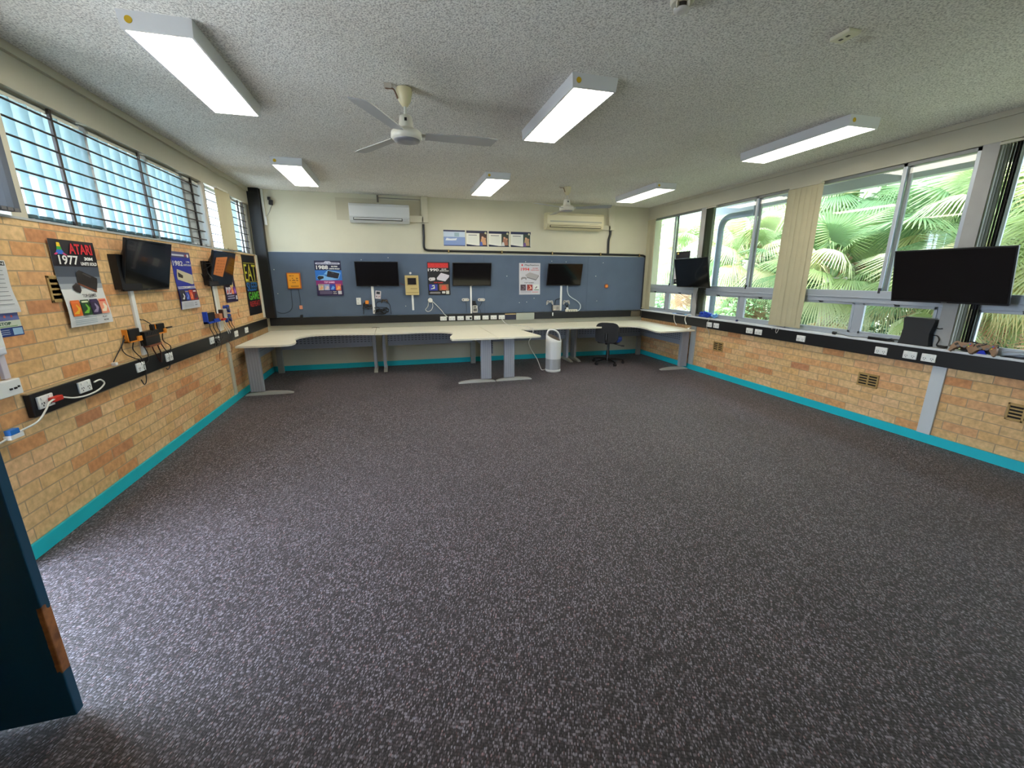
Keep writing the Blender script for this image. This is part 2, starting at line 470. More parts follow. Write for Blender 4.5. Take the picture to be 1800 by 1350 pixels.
def text_mesh(body, w, h, bold=0.0):
    cu = bpy.data.curves.new('t', 'FONT'); cu.body = body; cu.size = 1.0; cu.offset = bold; cu.resolution_u = 3
    o = bpy.data.objects.new('t', cu); C.objects.link(o)
    dg = bpy.context.evaluated_depsgraph_get(); dg.update()
    me = bpy.data.meshes.new_from_object(o.evaluated_get(dg))
    vs_ = [v.co.copy() for v in me.vertices]; fs = [tuple(p.vertices) for p in me.polygons]
    C.objects.unlink(o); bpy.data.objects.remove(o); bpy.data.curves.remove(cu); bpy.data.meshes.remove(me)
    if not vs_: return [], []
    x0 = min(v.x for v in vs_); x1 = max(v.x for v in vs_); y0 = min(v.y for v in vs_); y1 = max(v.y for v in vs_)
    return [((v.x - x0) / (x1 - x0) * w, (v.y - y0) / (y1 - y0) * h) for v in vs_], fs

# ================================================================== SETTING
b = MB(); b.box(XL - 0.3, XR + 0.3, YF - 0.2, YB + 0.2, -0.12, 0, CARPET); struct(b, 'floor')
b = MB(); b.box(XL - 0.3, XR + 0.2, YF - 0.2, YB + 0.2, H, H + 0.15, CEIL); struct(b, 'ceiling')
b = MB(); b.box(XL - 0.3, XR + 0.3, YB, YB + 0.2, 0, H, CREAM); struct(b, 'wall_back')
b = MB(); b.box(XL - 0.3, XR + 0.3, YF - 0.2, YF, 0, H, CREAM); struct(b, 'wall_front')
# left wall: brick below the high windows, doorway near the camera
b = MB()
b.box(XL - 0.22, XL, 2.66, YB, 0, 1.94, BRICK)
b.box(XL - 0.22, XL, YF, 1.64, 0, H, BRICK)
b.box(XL - 0.22, XL, 1.64, 2.66, 2.4, 2.70, BRICK)
struct(b, 'wall_left')
b = MB(); b.box(XL - 0.22, XL, 1.64, YB, 2.70, H, HEAD); b.box(XL, XL + 0.028, 1.64, 7.86, 2.895, H, HEAD); struct(b, 'trim_1')
b = MB(); b.box(XR, XR + 0.2, YF, YB, 2.72, H, HEAD); b.box(XR - 0.022, XR, YF, YB, 2.905, H, HEAD); struct(b, 'trim_2')
b = MB(); b.box(XR, XR + 0.22, YF, YB, 0, 0.92, BRICK); struct(b, 'wall_right')
b = MB(); b.box(XL, XL + 0.016, 2.66, YB, 0, 0.09, TEAL); struct(b, 'baseboard_left')
b = MB(); b.box(XR - 0.016, XR, YF, YB, 0, 0.09, TEAL); struct(b, 'baseboard_right')
b = MB(); b.box(XL, XR, YB - 0.016, YB, 0, 0.09, TEAL); struct(b, 'baseboard_back')
# white sill board on the right, thin ledge on the left
b = MB(); b.box(4.965, 5.075, YF, YB - 0.02, 0.922, 0.945, mat((206, 210, 214), 0.45)); struct(b, 'trim_3', 0.004)
b = MB(); b.box(XL, -2.118, 3.0, 7.86, 0.932, 0.942, mat((168, 148, 112), 0.6)); struct(b, 'trim_4', 0.003)
b = MB(); b.box(XL, XL + 0.02, 7.80, 7.86, 0.95, 1.94, OFFW); b.box(XL, XL + 0.012, 6.95, 7.8, 1.925, 1.945, mat((196, 168, 128), 0.6)); struct(b, 'trim_5')
b = MB(); b.box(XL - 0.2, XL + 0.006, 2.7, YB, 1.938, 1.952, mat((170, 176, 178), 0.5)); struct(b, 'trim_6')
# open door leaf
DOORM = door_mat()
b = MB(); b.box(-2.13, -1.258, 1.592, 1.63, 0.012, 2.06, DOORM)
d1 = struct(b, 'door_1', 0.004)
d = MB(); d.tube([(-1.33, 1.592, 1.02), (-1.33, 1.545, 1.02), (-1.45, 1.54, 1.02)], 0.009, SILV); d.lathe([(0.026, 0), (0.026, 0.006)], SILV, 16, Matrix.Translation((-1.33, 1.592, 1.02)) @ Matrix.Rotation(PI / 2, 4, 'X'))
part(d, 'door_handle', d1)

# ---- right windows
def zr(z): return 1.6058 + (z - 1.6058) * 1.0107
posts = [8.0, 6.335, 4.55, 2.765, 0.97, -0.82]
ALU = SILV
def bay(n, y0, y1, mu, ml, gap=0.04):
    """y0 < y1; frame plane x 5.055..5.105"""
    f = MB(); xa, xb = 5.055, 5.105
    zt, z1, z0, zb = 2.72, 1.46, 1.325, 0.945
    f.box(xa, xb, y0, y1, zt - 0.035, zt, SILVD); f.box(xa - 0.018, xb, y0, y1, z0, z1, ALU); f.box(xa - 0.01, xb, y0, y1, zb, zb + 0.04, ALU)
    f.box(xa - 0.03, xa, y0, y1, z0 + 0.052, z0 + 0.062, ALU)
    for y in (y0, y1 - 0.045): f.box(xa, xb, y, y + 0.045, zb, zt, ALU)
    f.box(xa, xa + 0.024, mu - 0.008, mu + 0.03, z1, zt, ALU); f.box(xa + 0.026, xb, mu - 0.045, mu - 0.006, z1, zt, SILVD)
    f.box(xa, xb, ml - 0.045, ml + 0.045, zb, z0, ALU)
    for a, c in ((y0 + 0.045, ml - 0.045), (ml + 0.045, y1 - 0.045)):
        s = 0.026
        f.box(xa - 0.006, xa + 0.02, a, c, z0 - s, z0, ALU); f.box(xa - 0.006, xa + 0.02, a, c, zb + 0.04, zb + 0.04 + s, ALU)
        f.box(xa - 0.006, xa + 0.02, a, a + s, zb + 0.04, z0, ALU); f.box(xa - 0.006, xa + 0.02, c - s, c, zb + 0.04, z0, ALU)
    o = struct(f, 'window_%d' % n, 0.003)
    g = MB()
    g.box(5.078, 5.081, y0 + 0.03, y1 - 0.03, z1 - 0.01, zt - 0.02, GLASS); g.box(5.078, 5.081, y0 + 0.03, y1 - 0.03, zb + 0.02, z0 + 0.01, GLASS)
    part(g, 'window_pane', o)
    l = MB()
    for a, c in ((y0 + 0.045, ml - 0.045), (ml + 0.045, y1 - 0.045)):
        m_ = (a + c) / 2
        l.box(xa - 0.022, xa - 0.004, m_ - 0.02, m_ + 0.02, z0 - 0.018, z0 + 0.002, mat((70, 72, 76), 0.4, 0.6)); l.tube([(xa - 0.02, m_, z0 - 0.01), (xa - 0.045, m_ + 0.012, z0 + 0.004)], 0.004, mat((70, 72, 76), 0.4, 0.6), 6)
    l.box(xa - 0.02, xa - 0.002, mu - 0.012, mu + 0.012, z1 - 0.025, z1 + 0.03, mat((60, 62, 66), 0.4, 0.6))
    part(l, 'window_latch', o)
    return o
bay(1, 6.395, 7.93, 7.12, 7.17)
bay(2, 4.61, 6.275, 5.26, 5.32)
bay(3, 2.83, 4.49, 3.42, 3.61)
bay(4, 1.03, 2.62, 1.9, 1.9)
bay(5, -0.76, 0.91, 0.1, 0.1)
b = MB()
for y in posts[1:]:
    b.box(5.02, 5.14, y - 0.06, y + 0.06, 0.945, 2.72, mat((158, 158, 156), 0.5, 0.1, var=0.06, vscale=6))
b.box(5.02, 5.14, 7.93, YB, 0.945, 2.72, HEAD)
b.box(5.0, 5.2, YF, -0.88, 0.92, 2.72, HEAD)
struct(b, 'trim_7', 0.003)

# ---- left windows (high strip) : frames, panes
f = MB(); xa, xb = XL - 0.12, XL - 0.07
g = MB()
def lw(y0, y1, z0=1.95, z1=2.70):
    s = 0.03
    f.box(xa, xb, y0, y1, z1 - s, z1, ALU); f.box(xa, xb, y0, y1, z0, z0 + s, ALU); f.box(xa, xb, y0, y0 + s, z0, z1, ALU); f.box(xa, xb, y1 - s, y1, z0, z1, ALU)
    g.box(xa + 0.02, xa + 0.023, y0 + s, y1 - s, z0 + s, z1 - s, GLASS)
for y0, y1 in ((2.75, 3.32), (3.44, 4.23), (4.23, 5.05), (5.05, 5.83), (5.83, 6.35), (6.35, 7.1), (7.1, 7.72)):
    lw(y0, y1)
f.box(xa - 0.02, xb + 0.02, 4.20, 4.27, 1.95, 2.70, ALU); f.box(xa - 0.02, xb + 0.02, 5.01, 5.09, 1.95, 2.70, ALU); f.box(xa - 0.02, xb + 0.01, 5.74, 5.84, 1.95, 2.70, SILVD)
f.box(xa - 0.04, XL, 3.30, 3.42, 1.95, 2.70, HEAD); f.box(xa - 0.04, XL, 6.16, 6.23, 1.95, 2.70, mat((176, 168, 154), 0.6))
f.box(xa - 0.04, XL - 0.05, 7.62, YB, 1.95, 2.70, WHITE)
wl = struct(f, 'window_6', 0.003); part(g, 'window_pane', wl)

# ================================================================== WINDOW GUARDS AND BLINDS (left)
def grille(y0, y1, ver, label):
    r = root('window_grille', label, 'window guard', (XL - 0.018, y0, 1.95), 0, 'steel bar guards over the high windows', True)
    h = MB()
    for z in (2.626, 2.526, 2.426, 2.33, 2.235, 2.13, 2.035): h.tube([(XL - 0.018, y0, z), (XL - 0.018, y1, z)], 0.0065, BARS, 6)
    part(h, 'crossbar_set', r)
    for y in ver:
        v = MB(); v.box(XL - 0.03, XL - 0.014, y - 0.011, y + 0.011, 1.95, 2.69, BARS); part(v, 'upright_bar', r)
grille(3.32, 6.09, (3.863, 4.90, 5.93), 'long dark steel bar guard over high windows above the wall screens')
grille(6.24, 7.70, (6.27, 6.985, 7.425, 7.63), 'short dark steel bar guard beside the black corner column')

def vblind(name, label, ys, x, z0, z1, m, ang, w=0.125, group=None, tilt=0, weights=True, railm=None):
    r = root(name, label, 'blind', (x, ys[0], z0), 0, group, True)
    rl = MB(); rl.box(x - 0.02, x + 0.02, min(ys) - 0.04, max(ys) + 0.03, z1, z1 + 0.02, railm or OFFW); part(rl, 'headrail', r)
    for i, y in enumerate(ys):
        s_ = MB(); a = ang + (random.random() - .5) * tilt
        dx, dy = math.cos(a) * w / 2, math.sin(a) * w / 2
        nn = 5; pv = []
        for k in range(nn):
            t = k / (nn - 1) * 2 - 1; bow = 0.008 * (1 - t * t)
            px, py = x + dx * t - dy / w * 2 * bow, y + dy * t + dx / w * 2 * bow
            pv += [(px, py, z0), (px, py, z1)]
        s_.add(pv, [(2 * k, 2 * k + 2, 2 * k + 3, 2 * k + 1) for k in range(nn - 1)], m, True)
        s_.box(x - abs(dx) * .8 - .002, x + abs(dx) * .8 + .002, y - abs(dy) * .8 - .002, y + abs(dy) * .8 + .002, z0 + 0.001, z0 + 0.02, m)
        part(s_, 'slat', r)
    return r
def seq(a, b_, n): return [a + (b_ - a) * i / (n - 1) for i in range(n)]
vblind('vertical_blind', 'sheer pale vertical blind drawn across the high window nearest the camera', seq(3.50, 4.14, 6), XL - 0.055, 1.965, 2.655, SHEER, math.radians(68), group='sheer blinds behind the steel guards', tilt=.3)
vblind('vertical_blind', 'sheer pale vertical blind in the high window above the first wall screen', seq(4.31, 4.95, 6), XL - 0.055, 1.965, 2.655, SHEER, math.radians(72), group='sheer blinds behind the steel guards', tilt=.3)
vblind('vertical_blind', 'sheer pale vertical blind in the high window above the blue 1982 poster', seq(5.13, 5.66, 5), XL - 0.055, 1.965, 2.655, SHEER, math.radians(72), group='sheer blinds behind the steel guards', tilt=.3)
vblind('vertical_blind', 'grey bunched vertical blind at the far end of the long steel guard', seq(5.84, 6.12, 5), XL - 0.055, 1.965, 2.655, mat((176, 184, 188), 0.7), math.radians(60), tilt=.5)
vblind('vertical_blind', 'cream vertical blind between the two far high windows on the left', (6.53, 6.62, 6.73, 6.83), XL + 0.03, 1.955, 2.69, BLIND, math.radians(75), tilt=.5)
vblind('vertical_blind', 'sheer pale vertical blind behind the short steel guard', seq(7.0, 7.3, 3), XL - 0.055, 1.965, 2.655, SHEER, math.radians(72), tilt=.3)
vblind('vertical_blind', 'bunched vertical blind, toned dark as backlit, at the left edge of the photo', seq(2.95, 3.26, 8), XL + 0.03, 1.97, 2.68, mat((104, 104, 106), 0.7), math.radians(42), w=0.075, tilt=.5)  # backlit darkness of the slats is put into their grey
# right blinds
def chains(r, x, y, z):
    c = MB(); c.tube(cr([(x, y - 0.05, z), (x - 0.012, y - 0.045, z - 0.06), (x - 0.014, y - 0.03, z - 0.085), (x - 0.012, y - 0.012, z - 0.06), (x, y - 0.01, z)], 5), 0.0025, WCABLE, 5)
    part(c, 'bead_chain', r)
    c = MB(); c.tube([(x, y + 0.06, z), (x - 0.006, y + 0.058, z - 0.045)], 0.0025, WCABLE, 5); part(c, 'bead_chain', r)
r = vblind('vertical_blind', 'wide cream vertical blind gathered between the second and third right windows', (4.285, 4.36, 4.435, 4.51, 4.585, 4.655), 4.985, 0.965, 2.69, BLIND, math.radians(83), tilt=.22, railm=HEAD)
chains(r, 4.955, 4.55, 0.955)
vblind('vertical_blind', 'narrow cream vertical blind gathered in the far right corner', (7.70, 7.77, 7.84, 7.88), 4.985, 0.965, 2.70, BLIND, math.radians(80), tilt=.3, railm=HEAD)
vblind('vertical_blind', 'slim grey green vertical blind stacked beside the post behind the small screen', seq(6.09, 6.25, 9), 5.03, 0.97, 2.69, mat((120, 122, 112), 0.7), math.radians(15), w=.07, tilt=.2, railm=HEAD)
vblind('vertical_blind', 'slim grey green vertical blind stacked beside the post behind the large screen', seq(2.56, 2.68, 7), 5.035, 0.97, 2.69, mat((84, 88, 80), 0.8), math.radians(15), w=.07, tilt=.2, railm=HEAD)

# ================================================================== DUCTS, CONDUITS, COLUMN
def duct(name, label, x0, x1, y0, y1, z0, z1, extra=None):
    r = root(name, label, 'cable duct', ((x0 + x1) / 2, (y0 + y1) / 2, z0), 0, None, True)
    m_ = MB(); m_.box(x0, x1, y0, y1, z0, z1, BLACK); part(m_, 'duct_body', r, 0.004)
    return r
duct('cable_duct', 'long black skirting duct along the left brick wall', XL + .002, -2.116, 3.01, 7.86, 0.792, 0.932)
duct('cable_duct', 'long black duct along the right wall under the window sill', 4.972, XR - .002, YF + .02, 7.9, 0.775, 0.922)
duct('cable_duct', 'long black duct across the back wall below the blue pinboard', XL + .06, 4.97, 7.905, YB - .002, 0.80, 0.928)
b = MB(); b.box(XL, -1.985, 7.862, YB, 0.93, H, BLACK); b.box(XL + 0.02, -2.01, 7.852, 7.862, 2.88, H, BLACK)
single(b, 'cable_column', 'tall black boxed column in the left back corner', 'column', (XL + .08, 7.91, 0.93), world_mode=True, bevel=0.004)
b = MB(); b.box(XL, -2.0, 7.70, 7.86, 0.792, 0.93, BLACK)
# pinboard
b = MB(); b.box(-1.983, 4.985, YB - 0.014, YB - .002, 0.932, 2.0, BOARD)
pb = root('pinboard', 'wide slate blue felt pinboard across the back wall', 'pinboard', (1.5, YB, 0.93), 0, None, True)
part(b, 'felt_panel', pb)
b = MB(); b.box(-1.985, 4.985, YB - 0.017, YB - 0.002, 2.0, 2.012, mat((186, 186, 180), 0.5, .3)); b.box(1.61, 1.614, YB - 0.0155, YB - 0.013, 0.93, 2.0, mat((66, 80, 102), .9)); b.box(3.72, 3.724, YB - 0.0155, YB - 0.013, 0.93, 2.0, mat((66, 80, 102), .9))
part(b, 'edge_strip', pb)
for x, z in ((-.55, 1.89), (2.42, 1.885), (2.95, 1.90), (3.25, 1.89), (2.7, 1.63), (2.05, 1.62), (3.9, 1.62), (2.3, 1.12), (2.45, 1.13), (.15, 1.09), (3.95, 1.13), (4.05, 1.88), (-1.93, 1.72), (-1.92, 1.33), (-.1, 1.93), (2.6, 1.2)):
    b = MB(); b.lathe([(0.007, 0), (0.007, 0.006), (0.004, 0.012)], WHITE, 8, Matrix.Translation((x, YB - 0.014, z)) @ Matrix.Rotation(PI / 2, 4, 'X')); part(b, 'pin', pb)

def run_pipe(name, label, pts, rad, m, clips=(), cm=None):
    r = root(name, label, 'pipe', pts[0], 0, None, True)
    p = MB(); p.tube(pts, rad, m, 10); part(p, 'pipe_run', r)
    for c in clips:
        q = MB(); q.box(c[0] - 0.012, c[0] + 0.012, YB - 0.05, YB - 0.012, c[1] - 0.03, c[1] + 0.026, cm); part(q, 'clip', r)
BRASS = mat((150, 128, 84), 0.4, 0.6)
run_pipe('insulated_pipe', 'black insulated pipe from the white air conditioner along the pinboard top',
         cr([(.535, 7.93, 2.50), (.535, 7.93, 2.3), (.53, 7.93, 2.12), (.57, 7.93, 2.07), (.7, 7.93, 2.062)], 5) + [(2.5, 7.93, 2.052), (4.2, 7.93, 2.042), (4.86, 7.93, 2.035)] + cr([(4.93, 7.93, 2.03), (4.985, 7.93, 2.0), (4.99, 7.93, 1.9)], 4) + [(4.985, 7.93, .94)],
         0.02, BLACK, ((.96, 2.058), (1.95, 2.055), (2.95, 2.05), (3.97, 2.045), (4.84, 2.035)), BRASS)
run_pipe('insulated_pipe', 'short black insulated pipe dropping from the cream air conditioner',
         cr([(4.165, 7.93, 2.50), (4.165, 7.93, 2.42), (4.135, 7.93, 2.3), (4.14, 7.93, 2.06)], 5), 0.022, BLACK)
def strip(name, label, x0, x1, y0, y1, z0, z1, m=WHITE, cat='cable conduit', bevel=0.003, group=None):
    b = MB(); b.box(x0, x1, y0, y1, z0, z1, m)
    return single(b, name, label, cat, ((x0 + x1) / 2, (y0 + y1) / 2, z0), world_mode=True, bevel=bevel, group=group)
yb = YB - 0.014
strip('cable_conduit', 'white conduit below the first black screen on the pinboard', -.425, -.382, yb - .02, yb, .965, 1.50)
strip('cable_conduit', 'short white conduit below the beige vintage computer', .262, .297, yb - .02, yb, 1.015, 1.29)
strip('cable_conduit', 'white conduit between two oval game pads on the pinboard', 1.335, 1.365, yb - .02, yb, .93, 1.50)
strip('cable_conduit', 'white conduit between two grey two-grip game pads on the pinboard', 3.14, 3.178, yb - .02, yb, .95, 1.50)
strip('cable_conduit', 'white conduit under the wall screen beside the red and black 1977 poster', XL, XL + .02, 4.25, 4.30, .95, 1.56)
strip('cable_conduit', 'slim white conduit under the wall screen with an orange note', XL, XL + .02, 5.93, 5.965, .95, 1.58)
strip('cable_conduit', 'wide cream conduit strip right of the slim white one', XL, XL + .012, 5.985, 6.08, .95, 1.56, OFFW)
strip('cable_conduit', 'pale vertical conduit on left brick wall below the duct', XL, XL + .02, 6.075, 6.15, .09, .79, mat((196, 194, 176), .5))
strip('cable_conduit', 'wide white vertical conduit on right brick wall below the duct', XR - .02, XR, 2.662, 2.775, .09, .775, mat((196, 202, 206), .45))
strip('cable_conduit', 'grey vertical conduit on right brick wall at the desk end', XR - .02, XR, 6.20, 6.325, .09, .775, mat((176, 180, 180), .45))
strip('cable_conduit', 'pale conduit on the left wall above the first power point', XL, XL + .02, 2.915, 2.955, 1.05, 1.20, mat((206, 198, 204), .5))
strip('cable_conduit', 'thin white conduit beside the black corner column', -1.975, -1.945, YB - .03, YB, 2.42, H)

# ================================================================== OUTLETS
def outlet_proto(label, cat='power outlet'):
    r = root('power_outlet', label, cat, (0, 0, 0), 0)
    p = MB(); p.box(-.06, .06, -.012, 0, -.038, .038, WHITE); part(p, 'face_plate', r, 0.004)
    for x in (-.03, .03):
        s_ = MB(); s_.box(x - .01, x + .01, -.016, -.012, .014, .03, mat((236, 236, 232), .3)); part(s_, 'rocker_switch', r, .001)
        k = MB()
        for a, dx in ((.5, -.009), (-.5, .009)):
            k.box(-.002, .002, -.0135, -.011, -.006, .006, BLKPL, Matrix.Translation((x + dx, 0, -.006)) @ Matrix.Rotation(a, 4, 'Y'))
        k.box(x - .002, x + .002, -.0135, -.011, -.026, -.016, BLKPL)
        part(k, 'socket', r)
    return r
o0 = outlet_proto('x')
first = True
def outlet(wall, u, z, off, label, group, rot=False):
    global first
    o = o0 if first else copy_tree(o0)
    first = False
    l, rz = W(wall, u, z, off)
    o.location = l; o.rotation_euler = (0, PI / 2 if rot else 0, rz)
    o['label'] = label; o['group'] = group
    return o
ordn = ['first', 'second', 'third', 'fourth', 'fifth', 'sixth', 'seventh', 'eighth']
for i in range(8):
    outlet('B', .817 + i * .1597, .853, .053, 'white double power outlet, %s from the left in the row of eight on back duct' % ordn[i], 'power outlets on the back duct')
for i, (y, z, t) in enumerate(((3.10, .87, 'with a red plug at the near end of the left duct'), (3.445, .875, 'where the looped white cable ends on the left duct'), (4.12, .872, 'below the orange and black console mounts, nearer one'),
                            (4.59, .872, 'below the orange and black console mounts, farther one'), (5.58, .885, 'below the blue console bracket, nearer one'), (5.735, .872, 'below the blue console bracket, farther one'),
                            (6.365, .865, 'alone between the blue game pads and the corner'), (6.78, .865, 'on the left duct nearest the black corner column'))):
    outlet('L', y, z, .036, 'white power outlet ' + t, 'power outlets on the left duct')
for y, t in ((5.84, 'farthest from the camera on the right duct'), (5.68, 'second farthest on the right duct, next to the farthest'), (5.0, 'left one of the pair below the wide cream blind'), (4.84, 'right one of the pair nearest the wide cream blind'),
             (4.17, 'standing alone below the third right window'), (3.225, 'below the small black router on the sill'), (2.958, 'left one of the pair below the black tower console'), (2.80, 'right one of the pair below the black tower console')):
    outlet('R', y, .843, .054, 'white power outlet ' + t, 'power outlets on the right duct')
outlet('B', -.65, 1.187, .014, 'white upright power outlet on the pinboard left of the first conduit', 'wall outlets', True)
# covers on back duct
strip('cover_plate', 'grey metal cover plate on back duct right of the outlets', 2.225, 2.595, 7.892, 7.905, .79, .925, mat((168, 172, 160), .5, .2), 'cover plate')
strip('junction_lid', 'dark duct lid with a tan top edge beside the grey plate', 2.0, 2.215, 7.893, 7.905, .80, .90, mat((44, 46, 66), .5), 'cover plate')
strip('timber_offcut', 'thin tan timber strip lying on the dark duct lid', 2.0, 2.215, 7.885, 7.905, .90, .915, mat((206, 178, 124), .6), 'timber strip')
strip('metal_bracket', 'brown metal bracket on the far right end of back duct', 4.73, 4.94, 7.89, 7.905, .80, .915, mat((108, 100, 84), .45, .4), 'bracket')

# ================================================================== WALL SCREENS
def screen(label, wall, u, z, off, w, tilt=12.3, yaw=0.0, note=False, h=None, stand=False):
    h = h or w * .585
    loc, rz = W(wall, u, z)
    r = root('wall_screen', label, 'television', loc, rz + yaw, 'wall mounted screens')
    M = Matrix.Translation((0, -off, 0)) @ Matrix.Rotation(math.radians(tilt), 4, 'X')
    p = MB(); p.box(-w / 2, w / 2, 0, .022, -h / 2, h / 2, BLKPL, M); part(p, 'bezel', r, .003)
    p = MB(); p.box(-w / 2 + .012, w / 2 - .012, -.0015, .001, -h / 2 + .018, h / 2 - .012, SCREEN, M); part(p, 'display_panel', r)
    p = MB(); k = min(.055, off * .5)
    p.add([M @ Vector(q) for q in [(-w * .46, .022, -h * .46), (w * .46, .022, -h * .46), (w * .46, .022, h * .42), (-w * .46, .022, h * .42),
                                  (-w * .4, .022 + k, -h * .4), (w * .4, .022 + k, -h * .4), (w * .4, .022 + k, h * .2), (-w * .4, .022 + k, h * .2)]],
          [(0, 1, 5, 4), (1, 2, 6, 5), (2, 3, 7, 6), (3, 0, 4, 7), (4, 5, 6, 7)], BLKPL); part(p, 'rear_housing', r)
    p = MB(); p.box(-.11, .11, -.012, -.002, -.11, .11, BLACK); p.box(-.02, .02, -off + .03, -.01, -.05, .0, BLACK); p.box(-.1, .1, -.02, -.01, -.1, -.08, BLACK)
    if wall == 'L': p.box(-.40, -.12, -.055, -.002, -.19, .08, BLACK)
    part(p, 'wall_bracket', r)
    p = MB(); p.box(-.02, .02, -.0025, -.001, -h / 2 + .006, -h / 2 + .011, mat((120, 122, 126), .3, .5), M); part(p, 'badge', r)
    return r
screen('black screen on back wall between the blue 1988 poster and beige computer', 'B', -.30, 1.651, .11, .72)
screen('black screen on back wall right of the red topped 1990 poster', 'B', 1.369, 1.647, .105, .72)
screen('black screen on back wall right of the pale grey poster', 'B', 3.198, 1.646, .10, .72)
screen('tilted black screen on left brick wall between the 1977 and 1982 posters', 'L', 4.49, 1.696, .085, .72)
t2 = screen('tilted black screen on left wall with an orange note taped on it', 'L', 6.15, 1.70, .09, .72, 14)
t3 = screen('small tilted black screen on the post between the two far right windows', 'R', 6.27, 1.671, .185, .84)
t4 = screen('large black screen at the right edge above the black tower console', 'R', 2.755, 1.612, .20, .84, 12.5, math.radians(5))
b = MB(); M = Matrix.Translation((0, -.09, 0)) @ Matrix.Rotation(math.radians(14), 4, 'X')
b.prism([(-.27, .13), (.07, .13 + .02), (-.01, -.10), (-.30, -.07)], .003, .005, mat((206, 122, 62), .7), M @ WALLM)
wr = mat((120, 62, 40), .7)
for i, (xx, zz_, ww) in enumerate(((-.22, .09, .2), (-.24, .055, .24), (-.22, .02, .2), (-.24, -.015, .2), (-.24, -.05, .18))):
    vs_, fs = text_mesh('lll m ll', ww, .012)
    b.add([M @ WALLM @ Vector((xx + a, zz_ + c, .0055)) for a, c in vs_], fs, wr)
note = single(b, 'paper_note', 'orange handwritten note taped to the far left wall screen', 'note', W('L', 6.15, 1.70)[0], PI / 2)

# ================================================================== POSTERS
def poster(name, label, wall, u, z, w, h, bgc, els, off=0.002, curl=0.006, cat='poster', group=None):
    if wall == 'B' and z < 2: off += .015
    """u, z: centre; element coords are fractions from the lower left"""
    b = MB()
    def P(x, y, k): 
        X, Z = (x - .5) * w, (y - .5) * h
        return (X, -off - curl * (1 + math.sin(y * 7.0 + x)) * (1.2 - y) - k * .0009, Z)
    def rect(x, y, ww, hh, m, k, n=8):
        v = []; 
        for i in range(n + 1):
            v += [P(x, y + hh * i / n, k), P(x + ww, y + hh * i / n, k)]
        b.add(v, [(2 * i, 2 * i + 1, 2 * i + 3, 2 * i + 2) for i in range(n)], m, True)
    # paper with thickness
    n = 14; v = []
    for kk in (0, -1.2):
        for i in range(n + 1): v += [P(0, i / n, kk), P(1, i / n, kk)]
    m0 = mat(bgc, .45); N2 = 2 * (n + 1)
    b.add(v, [(2 * i, 2 * i + 1, 2 * i + 3, 2 * i + 2) for i in range(n)] + [(N2 + 2 * i, N2 + 2 * i + 2, N2 + 2 * i + 3, N2 + 2 * i + 1) for i in range(n)]
          + [(2 * i, 2 * i + 2, N2 + 2 * i + 2, N2 + 2 * i) for i in range(n)] + [(2 * i + 1, N2 + 2 * i + 1, N2 + 2 * i + 3, 2 * i + 3) for i in range(n)] + [(0, N2, N2 + 1, 1), (2 * n, 2 * n + 1, N2 + 2 * n + 1, N2 + 2 * n)], m0, False)
    k = 1
    for e in els:
        if e[0] == 'r': rect(e[1], e[2], e[3], e[4], mat(e[5], .45), k)
        elif e[0] == 'p': b.add([P(x, y, k) for x, y in e[1]], [tuple(range(len(e[1])))], mat(e[2], .45))
        elif e[0] == 'c':
            b.add([P(e[1] + e[3] * math.cos(a * PI / 8), e[2] + e[3] * w / h * math.sin(a * PI / 8), k) for a in range(16)], [tuple(range(16))], mat(e[4], .45))
        elif e[0] == 't':
            vs_, fs = text_mesh(e[1], e[4] * w, e[5] * h, e[7] if len(e) > 7 else 0.03)
            b.add([P(e[2] + a / w, e[3] + c / h, k + 1) for a, c in vs_], fs, mat(e[6], .45))
        k += 0.35
    loc, rz = W(wall, u, z)
    return single(b, name, label, cat, loc, rz, group)
WH = (232, 232, 228)
def games(y, h, cols, x0=.06, x1=.94):
    out = []; n = len(cols); st = (x1 - x0) / n
    for i, cc in enumerate(cols):
        X = x0 + i * st
        out.append(('r', X + .01, y, st - .02, h, cc[0]))
        out.append(('p', [(X + .03, y + h * .15), (X + st * .55, y + h * .75), (X + st - .03, y + h * .45), (X + st * .6, y + h * .12)], cc[1]))
        out.append(('r', X + .03, y + h * .82, st - .06, h * .1, cc[2]))
    return out
def lines(x, y, w, n, dy, c, h=.006): return [('r', x, y - i * dy, w, h, c) for i in range(n)]
